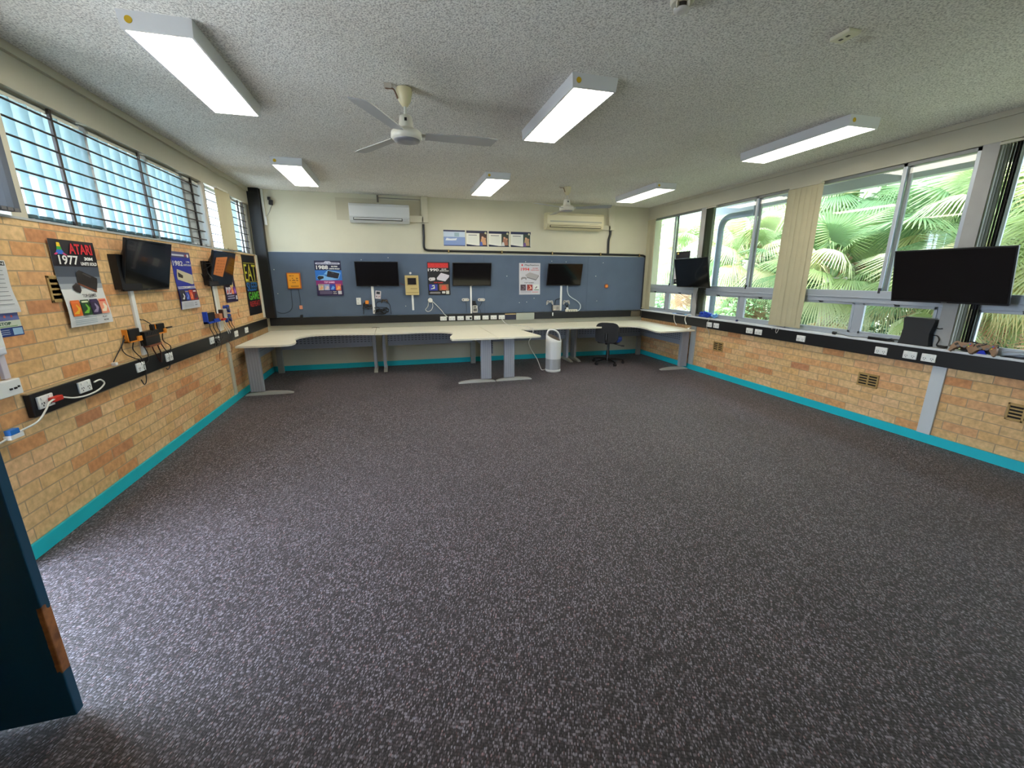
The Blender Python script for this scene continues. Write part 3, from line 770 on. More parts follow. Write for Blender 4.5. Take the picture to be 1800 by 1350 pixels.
poster('poster', 'tall poster with red title over 1977 and a black console', 'L', 3.715, 1.558, .43, .575, (214, 216, 216),
       [('r', 0, .70, 1, .30, (26, 24, 34)), ('r', 0, .58, 1, .12, (70, 78, 92)), ('r', 0, .50, 1, .08, (112, 120, 132)), ('r', 0, .44, 1, .06, (156, 162, 170)),
        ('p', [(.155, .965), (.215, .965), (.225, .92), (.145, .92)], (236, 196, 40)), ('p', [(.145, .92), (.225, .92), (.24, .885), (.13, .885)], (60, 170, 70)),
        ('p', [(.13, .885), (.24, .885), (.27, .85), (.25, .835), (.12, .835), (.1, .85)], (50, 110, 210)), ('p', [(.10, .85), (.15, .85), (.10, .825), (.05, .83)], (210, 60, 120)), ('p', [(.22, .85), (.27, .85), (.33, .825), (.27, .825)], (210, 60, 120)),
        ('t', 'ATARI', .38, .845, .53, .12, (206, 36, 52), .03), ('t', '1977', .12, .72, .42, .105, WH, .022), ('t', '30M', .68, .775, .2, .04, WH, .05), ('t', 'UNITS SOLD', .58, .715, .38, .04, WH, .05),
        ('p', [(.42, .63), (.50, .66), (.90, .56), (.88, .50), (.80, .40), (.40, .51)], (34, 28, 28)), ('p', [(.40, .51), (.80, .41), (.80, .385), (.41, .49)], (116, 60, 30)), ('p', [(.55, .62), (.58, .625), (.76, .58), (.74, .565)], (70, 66, 66)),
        ('p', [(.25, .47), (.35, .51), (.43, .48), (.43, .42), (.38, .385), (.26, .43)], (38, 30, 30)),
        ('t', 'TOP GAMES', .40, .335, .34, .04, (60, 60, 64), .02)] +
       games(.125, .185, (((226, 112, 40), (236, 186, 50), (236, 120, 60)), ((30, 70, 36), (120, 190, 60), (220, 230, 190)), ((44, 34, 70), (150, 140, 170), (60, 40, 90)), ((232, 150, 120), (240, 226, 200), (214, 70, 50)))) +
       lines(.06, .095, .50, 4, .022, (150, 170, 180)) + [('t', 'PLAY', .70, .075, .12, .02, (70, 70, 74)), ('t', 'MORE', .72, .035, .12, .02, (70, 70, 74))], curl=.009, off=.010)
poster('poster', 'tall blue poster reading 1982 with a beige keyboard computer', 'L', 5.285, 1.566, .41, .578, (38, 50, 158),
       [('r', 0, .90, 1, .10, (70, 66, 110)), ('r', .05, .925, .62, .03, (206, 210, 222)), ('c', .87, .94, .045, WH), ('r', .72, .925, .1, .03, (170, 60, 60)),
        ('t', '1982', .03, .755, .5, .085, WH, .022), ('t', '17M', .72, .815, .18, .03, WH, .03), ('t', 'UNITS SOLD', .56, .76, .42, .03, WH, .03),
        ('p', [(.18, .70), (.96, .60), (.96, .44), (.86, .43), (.12, .52), (.12, .58)], (206, 196, 164)), ('p', [(.2, .66), (.74, .59), (.74, .50), (.18, .565)], (66, 58, 50)), ('p', [(.79, .58), (.86, .57), (.86, .50), (.79, .51)], (66, 58, 50)),
        ('r', 0, .385, 1, .012, WH), ('r', 0, .36, 1, .012, WH), ('t', 'TOP GAMES', .28, .36, .42, .04, WH, .02), ('r', 0, 0, 1, .34, (206, 208, 214)), ('r', 0, .14, 1, .20, (46, 44, 66))] +
       games(.15, .18, (((30, 30, 34), (220, 220, 220), (60, 50, 60)), ((50, 70, 170), (120, 150, 220), (200, 170, 70)), ((214, 84, 50), (240, 140, 90), (190, 40, 40)), ((150, 40, 50), (60, 60, 70), (230, 230, 230)))) +
       lines(.1, .11, .5, 4, .022, (160, 166, 176)) + [('t', 'PLAY', .68, .09, .12, .02, (70, 70, 90)), ('t', 'MORE', .68, .05, .12, .02, (70, 70, 90))], curl=.008)
poster('poster', 'dark purple poster half hidden behind the far left screen', 'L', 6.52, 1.565, .41, .578, (40, 30, 66),
       [('p', [(.6, .66), (.75, .7), (.85, .62), (.8, .4), (.6, .38)], (206, 208, 204)), ('p', [(.5, .40), (.8, .40), (.8, .34), (.5, .34)], (206, 190, 120)), ('t', 'TOP GAMES', .3, .44, .3, .03, WH)] +
       games(.18, .16, (((200, 200, 206), (200, 60, 60), (230, 230, 230)), ((200, 200, 220), (180, 50, 70), (230, 230, 230)), ((220, 110, 80), (240, 160, 110), (200, 200, 200)), ((110, 60, 160), (180, 120, 200), (70, 60, 120)))) +
       lines(.08, .125, .6, 2, .05, (150, 150, 176), .025) + [('r', .78, .05, .14, .09, (200, 200, 206))])
poster('poster', 'long black poster with yellow, blue, green and red stacked words', 'L', 7.455, 1.478, .60, .885, (22, 20, 22),
       [('t', 'EAT', .06, .57, .88, .28, (200, 196, 60), .0), ('t', 'SLEEP', .08, .405, .84, .145, (40, 110, 176), .02), ('t', 'GAME', .10, .255, .84, .135, (96, 190, 60), .02), ('t', 'REPEAT', .10, .14, .8, .095, (176, 50, 50), .02),
        ('r', .06, .865, .88, .008, (190, 186, 70)), ('r', .06, .555, .88, .006, (190, 186, 70))], curl=.004)
poster('poster', 'dark blue poster reading 1988 with a black console', 'B', -1.097, 1.58, .42, .58, (24, 30, 66),
       [('p', [(.03, .92), (.06, .945), (.36, .95), (.42, .985), (.58, .985), (.64, .95), (.94, .945), (.97, .92), (.94, .895), (.06, .895)], (186, 188, 206)), ('t', 'MEGA DRIVE', .10, .908, .8, .025, (40, 44, 90), .02),
        ('t', '1988', .06, .755, .44, .11, WH, .022), ('t', '30.75M', .62, .82, .24, .035, WH, .05), ('t', 'UNITS SOLD', .54, .755, .40, .035, WH, .05),
        ('r', 0, .44, 1, .29, (36, 112, 200)), ('p', [(.04, .50), (.12, .59), (.3, .60), (.48, .74), (.96, .66), (.86, .48), (.6, .44), (.2, .44)], (120, 176, 226)),
        ('p', [(.42, .56), (.48, .72), (.92, .64), (.84, .49), (.40, .55)], (26, 26, 40)), ('c', .64, .62, .07, (70, 70, 86)), ('p', [(.06, .52), (.12, .57), (.30, .56), (.30, .50), (.12, .45)], (34, 36, 38)),
        ('r', 0, .30, 1, .14, (132, 34, 110)), ('r', 0, 0, 1, .30, (40, 30, 76)), ('t', 'TOP GAMES', .30, .365, .40, .045, (240, 190, 226), .03)] +
       games(.155, .18, (((190, 186, 176), (224, 160, 110), (120, 90, 70)), ((160, 170, 206), (210, 190, 190), (70, 120, 190)), ((40, 70, 180), (100, 160, 230), (50, 60, 130)), ((220, 110, 90), (240, 170, 90), (180, 60, 110)))) +
       lines(.10, .11, .48, 3, .03, (140, 130, 160), .012) + [('r', .80, .04, .14, .10, (200, 200, 206)), ('t', 'PLAY', .62, .10, .13, .025, WH), ('t', 'MORE', .62, .05, .13, .025, WH)])
poster('poster', 'black poster with a red title bar reading 1990', 'B', .768, 1.572, .40, .58, (26, 26, 30),
       [('r', .02, .83, .92, .15, (196, 40, 44)), ('t', 'SUPER NINTENDO', .04, .865, .88, .08, (232, 70, 66), .0), ('r', .03, .84, .9, .008, (226, 120, 120)),
        ('t', '1990', .02, .725, .48, .085, WH, .022), ('t', '49.1M', .62, .775, .22, .03, WH, .05), ('t', 'UNITS SOLD', .54, .725, .42, .03, WH, .05),
        ('p', [(.40, .52), (.60, .68), (.97, .61), (.96, .55), (.78, .42), (.42, .47)], (206, 202, 212)), ('p', [(.52, .57), (.60, .63), (.80, .60), (.72, .54)], (170, 164, 184)),
        ('p', [(.03, .49), (.08, .535), (.30, .54), (.34, .50), (.30, .45), (.12, .43), (.05, .45)], (206, 204, 206)), ('c', .11, .48, .025, (60, 60, 66)),
        ('t', 'TOP GAMES', .26, .365, .42, .035, (214, 60, 56), .02), ('r', .04, .14, .38, .19, (50, 60, 160)), ('p', [(.12, .18), (.18, .30), (.28, .31), (.3, .2)], (220, 230, 190)), ('r', .50, .14, .42, .19, (150, 100, 70)), ('p', [(.58, .18), (.62, .29), (.78, .30), (.84, .2), (.74, .15)], (220, 84, 58)),
        ('p', [(.04, .06), (.10, .10), (.50, .10), (.56, .06), (.5, .04), (.1, .04)], (130, 128, 130)), ('r', .62, .05, .14, .06, WH), ('r', .80, .03, .14, .10, (206, 204, 196)), ('t', 'MORE', .64, .065, .1, .02, (60, 60, 60))])
poster('poster', 'pale grey poster with red 1994 and a flat console', 'B', 2.505, 1.568, .425, .59, (196, 196, 204),
       [('c', .14, .935, .04, (200, 60, 70)), ('t', 'PlayStation', .26, .90, .66, .06, (60, 60, 66), .02), ('t', '1994', .08, .755, .40, .095, (214, 60, 56), .022), ('t', '102.49M', .62, .82, .26, .03, (190, 70, 66), .03), ('t', 'UNITS SOLD', .54, .765, .40, .03, (200, 70, 66), .03),
        ('p', [(.28, .62), (.50, .71), (.94, .62), (.80, .48), (.36, .56)], (166, 162, 164)), ('p', [(.36, .56), (.80, .48), (.94, .62), (.94, .59), (.80, .45), (.36, .535)], (108, 106, 110)), ('p', [(.08, .52), (.14, .56), (.3, .56), (.36, .52), (.34, .46), (.26, .51), (.18, .5), (.1, .46)], (140, 136, 140)),
        ('t', 'TOP GAMES', .24, .36, .46, .035, (60, 60, 64), .02), ('r', .06, .13, .25, .19, (74, 56, 66)), ('p', [(.1, .16), (.16, .28), (.28, .25), (.24, .16)], (120, 100, 110)), ('r', .37, .13, .26, .19, (150, 50, 44)), ('p', [(.42, .15), (.5, .3), (.6, .2)], (240, 190, 160)), ('r', .68, .13, .27, .19, (214, 218, 214)), ('p', [(.74, .2), (.84, .27), (.86, .24), (.78, .19)], (110, 60, 90)), ('r', .70, .14, .24, .02, (60, 90, 60))] +
       lines(.06, .095, .5, 2, .03, (150, 150, 160), .012) + [('r', .6, .07, .3, .02, (214, 130, 130))])
# four certificates on the cream wall
poster('printed_sheet', 'pale blue printed sheet, leftmost of four on the cream wall', 'B', 1.077, 2.285, .39, .272, (190, 206, 224),
       [('r', 0, .9, 1, .1, (30, 36, 76)), ('r', 0, .03, 1, .54, (122, 146, 196)), ('r', 0, 0, 1, .05, (40, 50, 100)), ('r', .5, .6, .22, .24, (150, 176, 190)), ('p', [(.08, .35), (.14, .50), (.3, .46), (.55, .48), (.62, .52), (.58, .36), (.3, .34)], (232, 236, 240))] + lines(.02, .5, .96, 8, .055, (150, 172, 212), .01), curl=.001, cat='sheet', group='sheets on the cream wall')
for i, (x, t, pic) in enumerate(((1.49, 'second', ((200, 150, 110), (70, 90, 170), (60, 40, 40))), (1.905, 'third', ((160, 110, 90), (206, 206, 206), (50, 56, 50))), (2.325, 'rightmost', ((180, 150, 110), (110, 80, 140), (50, 66, 56))))):
    poster('printed_sheet', 'white printed sheet with a photo of people, %s of four on the cream wall' % t, 'B', x, 2.285, .39, .272, (226, 226, 216),
           [('r', 0, .84, 1, .16, (22, 30, 66)), ('p', [(0, 0), (1, 0), (1, .05), (.5, .05), (0, .14)], (22, 30, 66)), ('r', .62, .05, .36, .80, pic[2]), ('p', [(.66, .1), (.7, .5), (.82, .62), (.92, .4), (.94, .1)], pic[0]), ('p', [(.62, .05), (.66, .3), (.74, .3), (.78, .05)], pic[1]),
            ('c', .76, .58, .05, (206, 160, 130)), ('c', .88, .5, .05, (190, 140, 110)), ('c', .91, .86, .05, (190, 186, 150)), ('r', .1, .69, .4, .05, (120, 124, 130))] + lines(.08, .6, .46, 7, .06, (196, 198, 196), .012), curl=.001, cat='sheet', group='sheets on the cream wall')
# papers near the left edge
poster('printed_sheet', 'large white notice with a black title at left edge of photo', 'L', 2.95, 1.55, .40, .29, (206, 208, 210),
       [('r', .02, .90, .96, .08, (20, 20, 24)), ('t', 'INFORMATION', .3, .915, .66, .05, (230, 230, 230), .02)] + lines(.06, .8, .86, 9, .08, (120, 124, 130), .012), curl=.006, cat='notice')
poster('photo_strip', 'purple blue photo strip below the large white notice', 'L', 2.955, 1.385, .37, .045, (96, 106, 160),
       [('c', .62, .5, .02, (190, 90, 90)), ('c', .75, .5, .02, (200, 100, 90)), ('c', .87, .5, .02, (190, 80, 80)), ('c', .5, .5, .02, (180, 90, 110))], curl=.001, cat='photo strip')
poster('sticker', 'pale green stop sticker on the left brick wall', 'L', 3.01, 1.343, .27, .038, (206, 214, 196), [('t', 'STOP', .45, .35, .3, .45, (50, 90, 70), .03), ('r', .4, .1, .5, .1, (110, 160, 90))], curl=.0, cat='sticker')
poster('business_card', 'dark blue card with a pale picture below the stop sticker', 'L', 3.055, 1.298, .19, .05, (26, 56, 120), [('r', .62, .12, .34, .76, (150, 186, 214))] + lines(.1, .7, .4, 3, .22, (190, 200, 220), .05), curl=.0, cat='card')
# poster stuck on the window behind the small right screen
poster('poster', 'black and white poster taped to the far right window', 'R', 6.84, 1.765, .40, .58, (206, 200, 208),
       [('r', 0, .78, 1, .22, (30, 26, 36)), ('r', .1, .92, .12, .05, (200, 180, 90)), ('t', '1996', .03, .70, .5, .09, WH, .022), ('r', 0, 0, 1, .16, (40, 40, 46)), ('r', .1, .08, .3, .03, (180, 180, 180))], off=-.046, curl=.0)

# ================================================================== AIR CONDITIONERS
def aircon(label, x0, x1, z0, z1, m, dark, old):
    r = root('air_conditioner', label, 'air conditioner', ((x0 + x1) / 2, YB, z0), 0, None, True)
    w = (x1 - x0) / 2; cx = (x0 + x1) / 2; D = .2
    prof = [(0, z0), (-.12, z0), (-D + .03, z0 + .03), (-D, z0 + .09), (-D, z1 - .05), (-D + .02, z1 - .01), (-D + .06, z1), (0, z1)]
    b = MB(); v = []
    for x in (x0, x1): v += [(x, YB + y, z) for y, z in prof]
    n = len(prof)
    b.add(v, [tuple(range(n)), tuple(range(2 * n - 1, n - 1, -1))] + [(i, i + n, (i + 1) % n + n, (i + 1) % n) for i in range(n)], m)
    part(b, 'casing', r, .006)
    b = MB(); M = Matrix.Translation((cx, YB - D + .012, z0 + .055)) @ Matrix.Rotation(math.radians(-22), 4, 'X')
    b.box(-w + .06, w - .12 if not old else w - .06, -.012, .01, -.022, .012, dark, M); part(b, 'air_outlet', r)
    b = MB(); b.box(-w + .07, w - .13 if not old else w - .07, -.02, -.012, -.02, .000, m, M); part(b, 'louvre', r)
    b = MB()
    if old:
        b.box(x0 + .06, x1 - .05, YB - D - .003, YB - D + .001, z0 + .125, z0 + .150, mat((170, 168, 150), .5)); b.box(x1 - .3, x1 - .12, YB - D - .002, YB - D, z0 + .1, z0 + .106, mat((170, 168, 150), .5))
        part(b, 'intake_band', r)
    else:
        b.box(x1 - .10, x1 - .03, YB - D - .002, YB - D + .01, z0 + .04, z0 + .07, mat((190, 194, 196), .3)); part(b, 'display', r)
    return r
aircon('white split air conditioner on back wall left of the four sheets', -.665, .30, 2.487, 2.785, mat((204, 208, 210), .35), mat((40, 42, 44), .5), False)
aircon('cream older split air conditioner on back wall behind the far fan', 2.775, 3.93, 2.47, 2.765, mat((214, 206, 172), .4), mat((70, 60, 52), .5), True)
b = MB(); b.box(-.88, .50, YB - .004, YB, 2.53, 2.88, mat((190, 184, 160), .7)); single(b, 'backing_board', 'pale flat board on the wall behind the white air conditioner', 'board', (-.2, YB, 2.53), world_mode=True)
def trunk(label, pts):
    b = MB()
    for q in pts: b.box(q[0], q[1], YB - .065, YB, q[2], q[3], mat((206, 202, 180), .5))
    single(b, 'pipe_cover', label, 'pipe cover', (pts[0][0], YB, pts[0][2]), world_mode=True, bevel=.006)
trunk('cream pipe cover beside the white air conditioner', [(.305, .54, 2.525, 2.63), (.51, .625, 2.525, H)])
trunk('cream pipe cover beside the cream air conditioner', [(3.935, 4.15, 2.495, 2.58), (4.105, 4.225, 2.495, H)])
b = MB(); b.tube([(-.205, YB - .02, 2.90), (.5, YB - .02, 2.895)], .008, mat((150, 148, 140), .5), 6); b.box(-.22, -.19, YB - .03, YB, 2.83, 2.94, mat((110, 100, 90), .5))
single(b, 'ceiling_wire', 'thin grey pipe just above the white air conditioner', 'pipe', (-.2, YB, 2.83), world_mode=True)
# sensor + wiring
r = root('motion_sensor', 'small black sensor high on back wall by the column', 'sensor', (-1.84, YB, 2.77), 0, None, True)
b = MB(); b.box(-1.865, -1.81, YB - .07, YB - .02, 2.715, 2.79, BLACK, Matrix.Translation((-1.84, YB, 2.75)) @ Matrix.Rotation(.15, 4, 'Y') @ Matrix.Translation((1.84, -YB, -2.75))); part(b, 'sensor_head', r, .006)
b = MB(); b.box(-1.88, -1.845, YB - .045, YB, 2.79, 2.835, BLACK); part(b, 'mount', r)
b = MB(); b.tube(cr([(-1.84, YB - .01, 2.72), (-1.88, YB - .01, 2.62), (-1.93, YB - .01, 2.55)], 5), .004, GREYM, 5); part(b, 'lead', r)
strip('relay_box', 'small white box on the conduit by the black column', -1.965, -1.935, YB - .04, YB, 2.41, 2.545, WHITE, 'junction box')

# ================================================================== SMALL WALL OBJECTS
def cable(label, pts, rad=.004, m=None, cat='cable', name='cable', smooth=True, n=6):
    b = MB(); P_ = cr(pts, n) if smooth else pts
    b.tube(P_, rad, m or CABLE, 6)
    return single(b, name, label, cat, tuple(pts[0]), world_mode=True)
y0 = YB - .014
# orange panel
r = root('orange_box', 'flat orange box with dark marks at the left of the pinboard', 'box', (-1.645, y0, 1.54), 0, None, True)
b = MB(); b.box(-1.75, -1.54, y0 - .03, y0, 1.41, 1.67, mat((190, 100, 30), .5)); part(b, 'casing', r, .006)
b = MB(); b.box(-1.735, -1.555, y0 - .034, y0 - .03, 1.425, 1.655, mat((232, 160, 40), .5)); part(b, 'front_panel', r, .003)
b = MB()
for x, z in ((-1.70, 1.62), (-1.68, 1.62), (-1.65, 1.62), (-1.66, 1.58), (-1.60, 1.58), (-1.585, 1.58), (-1.70, 1.545), (-1.66, 1.545), (-1.645, 1.55), (-1.63, 1.545), (-1.60, 1.55), (-1.585, 1.545), (-1.66, 1.51), (-1.63, 1.51)):
    b.box(x - .008, x + .008, y0 - .036, y0 - .034, z - .006, z + .006, mat((110, 70, 40), .5))
b.box(-1.70, -1.58, y0 - .036, y0 - .034, 1.445, 1.458, mat((150, 96, 40), .5)); part(b, 'markings', r)
cable('thin dark cable looping left below the orange box', [(-1.71, y0 - .006, 1.41), (-1.715, y0 - .006, 1.25), (-1.72, y0 - .006, 1.13), (-1.77, y0 - .006, 1.04), (-1.88, y0 - .006, 1.0), (-1.97, y0 - .006, 1.03)], .004, mat((40, 52, 66), .5))
cable('thin dark cable hanging straight down from orange box', [(-1.60, y0 - .006, 1.41), (-1.588, y0 - .006, 1.25), (-1.59, y0 - .006, 1.14)], .004, mat((40, 52, 66), .5))
strip('plug_adaptor', 'small pink plug block hanging below the orange box', -1.612, -1.566, y0 - .03, y0, 1.07, 1.13, mat((216, 150, 124), .5), 'plug')
strip('plug_adaptor', 'black plug on the back duct under the pink block', -1.61, -1.575, y0 - .06, y0 - .002, .90, .97, BLKPL, 'plug')
# handheld, little orange cube, tangles
r = root('handheld_console', 'grey handheld game console hung beside the first conduit', 'game console', (-.315, y0, 1.29), 0, None, True)
M = Matrix.Translation((-.315, y0, 1.295)) @ Matrix.Rotation(math.radians(7), 4, 'Y')
b = MB(); b.box(-.048, .048, -.03, 0, -.07, .07, mat((206, 200, 206), .4), M); part(b, 'casing', r, .006)
b = MB(); b.box(-.03, .03, -.032, -.03, .012, .056, mat((50, 56, 66), .3), M); part(b, 'screen', r)
b = MB(); b.box(-.034, -.012, -.033, -.03, -.032, -.024, BLKPL, M); b.box(-.027, -.019, -.033, -.03, -.04, -.016, BLKPL, M)
b.lathe([(.007, 0), (.007, .004)], mat((150, 50, 90), .4), 10, M @ Matrix.Translation((.014, -.03, -.03)) @ Matrix.Rotation(PI / 2, 4, 'X')); b.lathe([(.007, 0), (.007, .004)], mat((150, 50, 90), .4), 10, M @ Matrix.Translation((.032, -.03, -.022)) @ Matrix.Rotation(PI / 2, 4, 'X')); part(b, 'buttons', r)
strip('wall_block', 'small orange cube left of the first pinboard conduit', -.538, -.482, y0 - .05, y0, 1.14, 1.20, ORANGE, 'block', .005)
def tangle(label, cx, cz, w, h, n, seed, m=None, rad=.005, wall='B', depth=.05, offd=.014):
    rnd = random.Random(seed); b = MB(); mm = m or CABLE; pts = []
    for i in range(n):
        pts.append((rnd.uniform(-w / 2, w / 2), -.01 - rnd.random() * depth, rnd.uniform(-h / 2, h / 2)))
    b.tube(cr(pts, 6), rad, mm, 5)
    loc, rz = W(wall, cx, cz, offd)
    return single(b, 'cable_tangle', label, 'cables', loc, rz)
tangle('black cable tangle left of the first pinboard conduit', -.50, 1.09, .18, .10, 16, 3)
tangle('black cable tangle right of the first conduit, just above back duct', -.28, 1.02, .24, .12, 26, 5)
b = MB(); b.tube(cr([(-.20, y0 - .01, 1.19), (-.36, y0 - .01, 1.15)], 4), .004, CABLE, 5)
def gamepad(label, wall, u, z, off, kind, col, rz_extra=0, scale=1.0, group=None, loc=None, flat=False):
    if loc is None: loc, rz = W(wall, u, z, off)
    else: rz = 0
    r = root('game_controller', label, 'game controller', loc, rz + rz_extra, group)
    s_ = scale; m = mat(col, .4)
    if flat: r.rotation_euler = (-PI / 2, 0, rz_extra)
    if kind == 'oval':
        out = [( .065 * math.copysign(1, math.cos(a)) * 0 + (.042 * (1 if math.cos(a) > 0 else -1) + .026 * math.cos(a)), .026 * math.sin(a)) for a in [i * PI / 10 for i in range(20)]]
    else:
        out = [(-.075, -.05), (-.062, -.056), (-.045, -.03), (-.025, -.012), (.025, -.012), (.045, -.03), (.062, -.056), (.075, -.05), (.072, -.01), (.06, .03), (.042, .038), (.02, .03), (-.02, .03), (-.042, .038), (-.06, .03), (-.072, -.01)]
    out = [(x * s_, y * s_) for x, y in out]
    b = MB(); b.prism(out, 0, .028 * s_, m, WALLM, True); part(b, 'casing', r, .004)
    b = MB(); T = lambda x, y: Matrix.Translation((x * s_, -.028 * s_, y * s_)) @ Matrix.Rotation(PI / 2, 4, 'X')
    yy = 0 if kind == 'oval' else .01
    b.box((-.042 - .012) * s_, (-.042 + .012) * s_, -.032 * s_, -.026 * s_, (yy - .004) * s_, (yy + .004) * s_, BLKPL); b.box((-.042 - .004) * s_, (-.042 + .004) * s_, -.032 * s_, -.026 * s_, (yy - .012) * s_, (yy + .012) * s_, BLKPL); part(b, 'direction_pad', r)
    b = MB()
    for (dx, dy), cc in zip(((.01, 0), (-.01, 0), (0, .01), (0, -.01)), ((200, 60, 50), (60, 150, 80), (60, 90, 190), (226, 180, 60))):
        b.lathe([(.005 * s_, 0), (.005 * s_, .005 * s_)], mat(cc, .4), 8, T(.042 + dx, yy + dy))
    part(b, 'buttons', r)
    if kind != 'oval':
        b = MB()
        for x in (-.02, .02): b.lathe([(.009 * s_, -.002), (.009 * s_, .008 * s_), (.011 * s_, .01 * s_)], mat((90, 90, 94), .4), 10, T(x, -.008))
        part(b, 'thumb_stick', r)
    return r
gamepad('black and tan game pad right of the handheld console', 'B', -.215, 1.19, .014, 'grip', (60, 56, 52), 0, .8)
cable('black cable draped between the game pad and lower tangle', [(-.17, y0 - .01, 1.17), (-.13, y0 - .012, 1.12), (-.12, y0 - .012, 1.04), (-.115, y0 - .012, .95)], .004)
cable('long black cable from the game pad down to the conduit', [(-.25, y0 - .01, 1.19), (-.34, y0 - .01, 1.17), (-.36, y0 - .012, 1.1), (-.30, y0 - .012, 1.05)], .004)
cable('black cable falling left of the orange cube', [(-.53, y0 - .02, 1.17), (-.57, y0 - .012, 1.14), (-.58, y0 - .012, 1.05), (-.585, y0 - .012, .96)], .006)
# beige computer
r = root('vintage_computer', 'beige upright vintage computer mounted on the pinboard', 'computer', (.28, y0, 1.46), 0, None, True)
BEI = mat((198, 178, 122), .5)
b = MB(); b.box(.162, .398, y0 - .07, y0, 1.287, 1.63, BEI); part(b, 'casing', r, .008)
b = MB(); b.box(.190, .370, y0 - .076, y0 - .07, 1.455, 1.60, mat((176, 156, 104), .5)); part(b, 'screen_bezel', r, .004)
b = MB(); b.box(.206, .354, y0 - .079, y0 - .076, 1.470, 1.585, mat((34, 30, 36), .2)); part(b, 'screen', r, .004)
b = MB(); b.box(.25, .37, y0 - .073, y0 - .069, 1.395, 1.403, mat((120, 100, 60), .5)); b.box(.17, .39, y0 - .072, y0 - .069, 1.325, 1.335, mat((150, 128, 80), .5)); part(b, 'disk_slot', r)
b = MB(); b.lathe([(.02, 0), (.02, .02)], WHITE, 12, Matrix.Translation((.265, y0, 1.67)) @ Matrix.Rotation(PI / 2, 4, 'X')); single(b, 'wall_hook', 'small white round hook above the beige computer', 'hook', (.265, y0, 1.67), world_mode=True)
cable('thin red cable between the first screen and beige computer', [(.07, y0 - .01, 1.50), (.12, y0 - .012, 1.47), (.165, y0 - .012, 1.47)], .003, mat((150, 50, 50), .5))
# white round plug and cable
b = MB(); b.lathe([(.042, 0), (.042, .02), (.036, .034)], mat((230, 226, 214), .4), 20, Matrix.Translation((.592, y0, 1.187)) @ Matrix.Rotation(PI / 2, 4, 'X')); b.box(.57, .614, y0 - .05, y0 - .03, 1.165, 1.21, WHITE)
single(b, 'wall_socket', 'round white wall socket below the 1990 poster', 'socket', (.592, y0, 1.187), world_mode=True)
cable('white cable looping below the round white socket', [(.56, y0 - .01, 1.16), (.545, y0 - .01, 1.08), (.50, y0 - .01, 1.02), (.54, y0 - .01, .985), (.60, y0 - .01, 1.01), (.635, y0 - .01, 1.08), (.625, y0 - .01, 1.16)], .005, WCABLE)
cable('white cable running from round socket down to the outlets', [(.635, y0 - .01, 1.165), (.71, y0 - .01, 1.09), (.79, y0 - .012, 1.0), (.84, y0 - .04, .93), (.895, y0 - .06, .88)], .006, WCABLE)
# oval pads
gamepad('pale oval game pad left of the second white conduit', 'B', 1.243, 1.19, .014, 'oval', (206, 204, 196), 0, 1.0, 'oval game pads')
gamepad('pale oval game pad right of the second white conduit', 'B', 1.548, 1.186, .014, 'oval', (206, 204, 196), 0, 1.0, 'oval game pads')
cable('dark cable hanging from the left oval pad', [(1.25, y0 - .01, 1.16), (1.26, y0 - .01, 1.05), (1.255, y0 - .01, .95)], .003)
cable('dark cable from right oval pad to the small grey console', [(1.56, y0 - .01, 1.155), (1.54, y0 - .01, 1.1), (1.49, y0 - .01, 1.04), (1.52, y0 - .01, .99), (1.53, y0 - .01, .94)], .003)
r = root('mini_console', 'small grey game console right of the second white conduit', 'game console', (1.42, y0, .95), 0, None, True)
b = MB(); b.box(1.375, 1.465, y0 - .05, y0, .95, 1.08, mat((196, 196, 190), .45)); part(b, 'casing', r, .006)
b = MB(); b.box(1.385, 1.44, y0 - .053, y0 - .05, 1.045, 1.065, BLKPL); b.box(1.385, 1.45, y0 - .053, y0 - .05, .975, 1.03, mat((90, 90, 92), .5)); part(b, 'port_panel', r)
b = MB(); b.box(1.375, 1.43, y0 - .05, y0, 1.085, 1.17, BLKPL); b.prism([(1.43, 1.085), (1.455, 1.085), (1.43, 1.14)], 0, .05, BLKPL, Matrix.Translation((0, y0, 0)) @ WALLM)
single(b, 'power_adaptor', 'black power adaptor above the small grey console', 'adaptor', (1.41, y0, 1.085), world_mode=True, bevel=.003)
b = MB(); b.box(-.018, .018, -.03, 0, -.018, .018, BLKPL); single(b, 'plug', 'black plug in the fourth back outlet', 'plug', (1.325, 7.892, .85), bevel=.003)
# grip pads
gamepad('grey two-grip game pad left of the third white conduit', 'B', 2.925, 1.12, .014, 'grip', (176, 176, 172), 0, .95, 'two-grip game pads')
gamepad('grey two-grip game pad right of the third white conduit', 'B', 3.278, 1.12, .014, 'grip', (176, 176, 172), 0, .95, 'two-grip game pads')
r = root('mini_console', 'small grey game console left of the third white conduit', 'game console', (3.055, y0, .955), 0, None, True)
b = MB(); b.box(2.985, 3.135, y0 - .045, y0, .955, 1.06, mat((168, 164, 158), .5)); part(b, 'casing', r, .005)
b = MB(); b.box(3.0, 3.04, y0 - .048, y0 - .045, .965, .99, mat((206, 200, 180), .5)); b.lathe([(.028, 0), (.028, .004)], mat((140, 138, 134), .5), 16, Matrix.Translation((3.08, y0 - .045, 1.01)) @ Matrix.Rotation(PI / 2, 4, 'X')); part(b, 'disc_lid', r)
cable('black cable arching over the small grey flat console', [(3.14, y0 - .01, 1.19), (3.06, y0 - .015, 1.17), (3.04, y0 - .015, 1.12), (3.035, y0 - .015, 1.05)], .006)
cable('black cable with white end below the left grip pad', [(2.975, y0 - .02, 1.06), (2.97, y0 - .03, .98), (2.975, y0 - .06, .93)], .006)
strip('plug', 'thin white plug hanging from a black cable over back duct', 2.966, 2.984, y0 - .075, y0 - .05, .855, .92, WHITE, 'plug')
r = root('power_strip', 'white power strip on the pinboard below the third screen', 'power strip', (3.39, y0, .915), 0, None, True)
